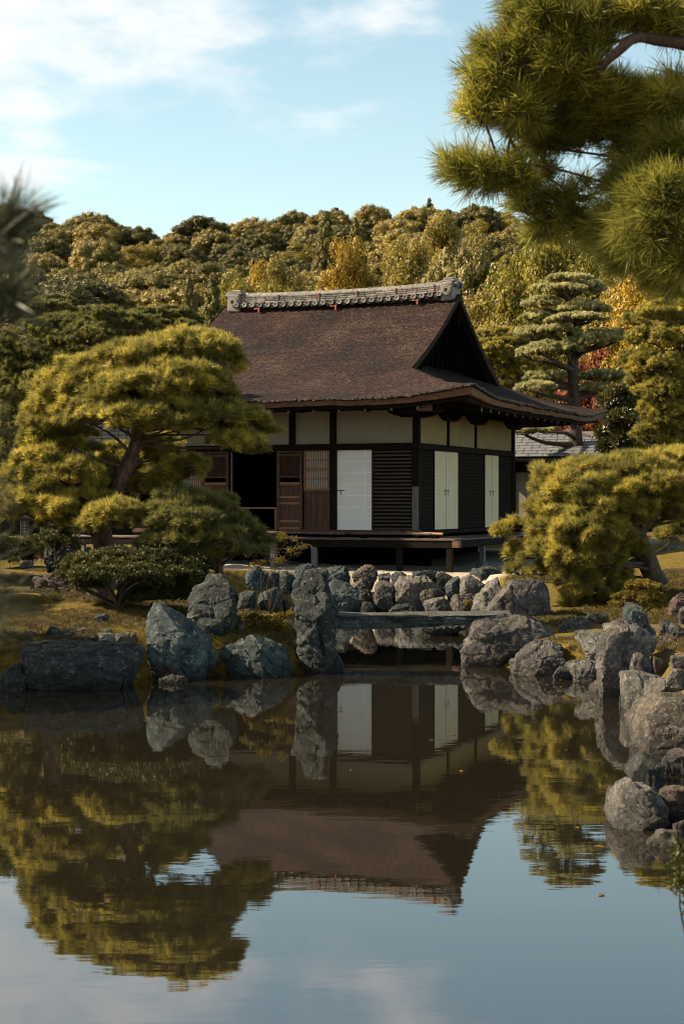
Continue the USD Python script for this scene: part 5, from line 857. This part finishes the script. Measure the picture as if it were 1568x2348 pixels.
def tree_kind(kind, shape, mat, seed, bark='bark_grey', n=3):
    for j in range(n):
        path = f'/World/{kind}_kind_{j:03d}'; c = stage.CreateClassPrim(path)
        V, F, L = crown(seed + j, shape); usdkit.mesh(stage, path + '/crown', (V, F), MAT[mat])
        tr = [tube([(0, 0, -.1), (.01, 0, .3), (0, .01, .8 if shape == 'cedar' else .62)], [.026, .02, .006], 7)]
        for x, y, z, R in L[:9:1 if shape != 'cedar' else 5]: tr.append(tube([(0, 0, z * .45 + .05), (x * .5, y * .5, z * .75), (x, y, z)], [.011, .008, .003], 5))
        usdkit.mesh(stage, path + '/trunk', join(tr), MAT[bark], smooth=True)
        KINDS.setdefault(kind, []).append(path)
tree_kind('oak', 'oak', 'oak_leaf', 200, n=5); tree_kind('cedar', 'cedar', 'cedar_leaf', 220); tree_kind('airy', 'airy', 'light_leaf', 230, n=3)
tree_kind('lime', 'airy', 'lime_leaf', 240, n=3); tree_kind('golden', 'airy', 'golden_leaf', 250, n=2); tree_kind('orange', 'airy', 'orange_leaf', 255, n=1); tree_kind('red', 'oak', 'red_leaf', 260, n=1)
def tree(name, label, kind, x, y, h, wd, rng, group=None, z=None, cat='tree'):
    t = UsdGeom.Xform.Define(stage, free('/World/' + name)); zz = float(height(np.array([x]), np.array([y]))[0]) if z is None else z
    t.AddTranslateOp().Set(Gf.Vec3d(float(x), float(y), zz - 0.15)); t.AddRotateZOp().Set(float(rng.uniform(0, 360))); t.AddScaleOp().Set(Gf.Vec3f(float(wd), float(wd), float(h)))
    pr = t.GetPrim(); pr.GetReferences().AddInternalReference(KINDS[kind][rng.integers(0, len(KINDS[kind]))]); pr.SetInstanceable(True)
    return keys(pr, label, cat, group)
rng = np.random.default_rng(11)
SPECIAL = [  # frame column, top row, width in frame units, distance, kind, label
    (790, 548, 150, 84, 'golden', 'golden_tree', 'bright yellow tree rising straight behind the tiled ridge'), (930, 545, 200, 96, 'airy', 'pale_tree', 'wide pale olive tree above the right half of the ridge'), (1015, 488, 150, 112, 'airy', 'pale_tree', 'tall pale feathery tree reaching towards the skyline'),
    (1100, 528, 130, 104, 'airy', 'pale_tree', 'pale olive tree with pointed tops left of the hanging boughs'), (1060, 578, 110, 74, 'oak', 'oak_tree', 'brown green bushy oak behind the right ridge ornament'), (746, 488, 62, 130, 'cedar', 'cedar_tree', 'tall dark cedar left of the golden tree'), (815, 500, 50, 140, 'cedar', 'cedar_tree', 'slim cedar behind the golden tree'),
    (985, 462, 66, 190, 'cedar', 'cedar_tree', 'olive cedar standing near the skyline above the ridge'), (488, 640, 76, 74, 'cedar', 'cedar_tree', 'light green cone shaped tree at the left roof end'), (434, 640, 58, 82, 'cedar', 'cedar_tree', 'narrower dark cone shaped tree left of the light one'), (545, 628, 90, 86, 'lime', 'lime_tree', 'yellow green tree above the left ridge end'),
    (640, 585, 150, 92, 'airy', 'pale_tree', 'broad olive yellow tree behind the left half of the ridge'), (590, 600, 80, 98, 'golden', 'golden_tree', 'small orange yellow tree beside the broad olive tree'), (1190, 540, 150, 72, 'lime', 'lime_tree', 'dense yellow green tree right of the ridge'), (1285, 515, 170, 66, 'lime', 'lime_tree', 'large yellow green tree above the layered pine'),
    (1175, 600, 110, 62, 'lime', 'lime_tree', 'yellow green tree with orange flecks over the gable'), (1370, 570, 170, 62, 'lime', 'lime_tree', 'leafy tree right of the layered pine top'), (1440, 590, 150, 58, 'airy', 'pale_tree', 'soft yellow tree under the hanging boughs'), (1102, 655, 64, 58, 'airy', 'pale_tree', 'thin tree with pale branches beside the gable peak'),
    (1412, 690, 110, 56, 'golden', 'golden_tree', 'orange yellow tree between the layered pine and the right pine'), (1240, 690, 150, 58, 'lime', 'lime_tree', 'shaded yellow green tree low behind the layered pine'), (1370, 822, 90, 52, 'red', 'red_maple', 'red maple glowing behind the layered pine trunk'), (1330, 885, 70, 53, 'orange', 'orange_maple', 'orange leaved maple below the red one'), (276, 694, 46, 190, 'red', 'red_maple', 'small red maple far left under the hill'), (1480, 640, 130, 52, 'golden', 'golden_tree', 'golden bush at the right edge under the boughs'), (1545, 660, 130, 50, 'lime', 'lime_tree', 'yellow green tree at the right edge above the soft pine'), (1330, 690, 120, 60, 'lime', 'lime_tree', 'low leafy tree hidden behind the layered pine'), (1400, 900, 130, 55, 'lime', 'lime_tree', 'dark leafy tree behind the camellia bush'), (1250, 800, 120, 57, 'airy', 'pale_tree', 'leafy tree in shade right of the soft pine')]
for u, v, wpx, d, kind, nm, lab in SPECIAL:
    if d > 55 and kind != 'red': d, wpx = d * 1.65, wpx * (1.0 if kind == 'cedar' else 1.35)
    x = (u - CX) / FP * d; zt = CAM_Z + (HY - v) / FP * d; zb = H(x, d); wd = wpx / FP * d; sh = {'oak': 1.15, 'red': 1.15, 'cedar': .58}.get(kind, 1.05)
    hh = (zt - zb) / 0.98
    tree(nm, lab, kind, x, d, hh, max(wd / sh, 0 if kind == 'red' and d > 100 else hh * (.55 if kind == 'cedar' else .62)), rng, cat='tree')
SPOTS = [(120, 'behind the blurred branch'), (250, 'above the round pine'), (360, 'above the flat pine'), (470, 'left of the pale cone tree'), (580, 'over the left ridge end'), (680, 'over the left half of the ridge'), (780, 'near the tall dark cedar'), (890, 'over the middle of the ridge'), (990, 'over the right half of the ridge'), (1090, 'over the right ridge end'), (1200, 'left of the hanging boughs'), (9999, 'behind the hanging boughs')]
PLACES = ['at the hill foot', 'low on the hill', 'half way up the hill', 'high on the hill', 'on the skyline']
count = 0; rows = [105, 117, 129, 142, 155, 168, 182, 196, 210, 223, 236, 248, 260, 272, 284]
for ri, y in enumerate(rows):
    sp = 5.5 + 0.005 * y; half = y * 0.222 + 2
    for x in np.arange(-half, half, sp):
        xx, yy = x + rng.uniform(-2, 2), y + rng.uniform(-5, 5); q = rng.random(); u = xx / yy * FP + CX
        if u > 1200 and yy < 190: continue
        kind, nm = ('oak', 'oak_tree') if q < .82 else ('cedar', 'cedar_tree') if q < .87 else ('airy', 'pale_tree') if q < .93 else ('lime', 'lime_tree')
        h = rng.uniform(5.6, 8.8) * (1.15 if kind == 'cedar' else 1); wd = h * rng.uniform(1.05, 1.5) * (1.0 if kind != 'cedar' else 1.0)
        if kind == 'oak' and 480 < u < 1180 and yy < 205 and rng.random() < .55: kind, nm = (('lime', 'lime_tree'), ('airy', 'pale_tree'))[rng.integers(0, 2)]
        pl = PLACES[min(4, ri * 5 // len(rows))]; sc = next(t for q_, t in SPOTS if u < q_); big = 'small' if h < 6.7 else 'middling' if h < 7.9 else 'large'
        desc = {'oak': 'rounded olive oak', 'cedar': 'pointed dark cedar', 'airy': 'pale olive tree', 'lime': 'yellow green tree'}[kind]
        tree(nm, f'{big} {desc} {pl}, {sc}', kind, xx, yy, h, wd, rng, group=f'{desc}s {pl}'); count += 1

# ------------------------------------------------------------------ fallen leaves
rng = np.random.default_rng(123)
lx, ly = rng.uniform(-5, 7, 1400), rng.uniform(8, 31, 1400); on = shapely.contains_xy(POND.buffer(-0.1), lx, ly); sh = shapely.distance(POND.exterior, shapely.points(lx, ly))
kp = np.where(on, rng.random(1400) < .02 + .35 * np.exp(-sh / .5), rng.random(1400) < .5) & (np.abs(lx) < ly * .23 + .3); lx, ly, on = lx[kp], ly[kp], on[kp]
lz = np.where(on, 0.003, height(lx, ly) + .02); n = len(lx); an = rng.uniform(0, 6.28, n); sz = rng.uniform(.018, .04, n)[:, None]
a = np.stack([np.cos(an), np.sin(an), an * 0], 1); b = np.stack([-np.sin(an), np.cos(an), an * 0], 1); c = np.stack([lx, ly, lz], 1); up_ = np.array([0, 0, .12])
V = np.stack([c - a * sz, c - b * sz * .5 + up_ * sz, c + a * sz, c + b * sz * .5 + up_ * sz], 1).reshape(-1, 3); i = np.arange(n)[:, None] * 4
obj('fallen_leaves', (V, np.vstack([i + np.array([0, 1, 2]), i + np.array([0, 2, 3])])), 'yellow_leaf', kind='stuff', label='small yellow brown leaves fallen on the water and moss', cat='fallen leaves')
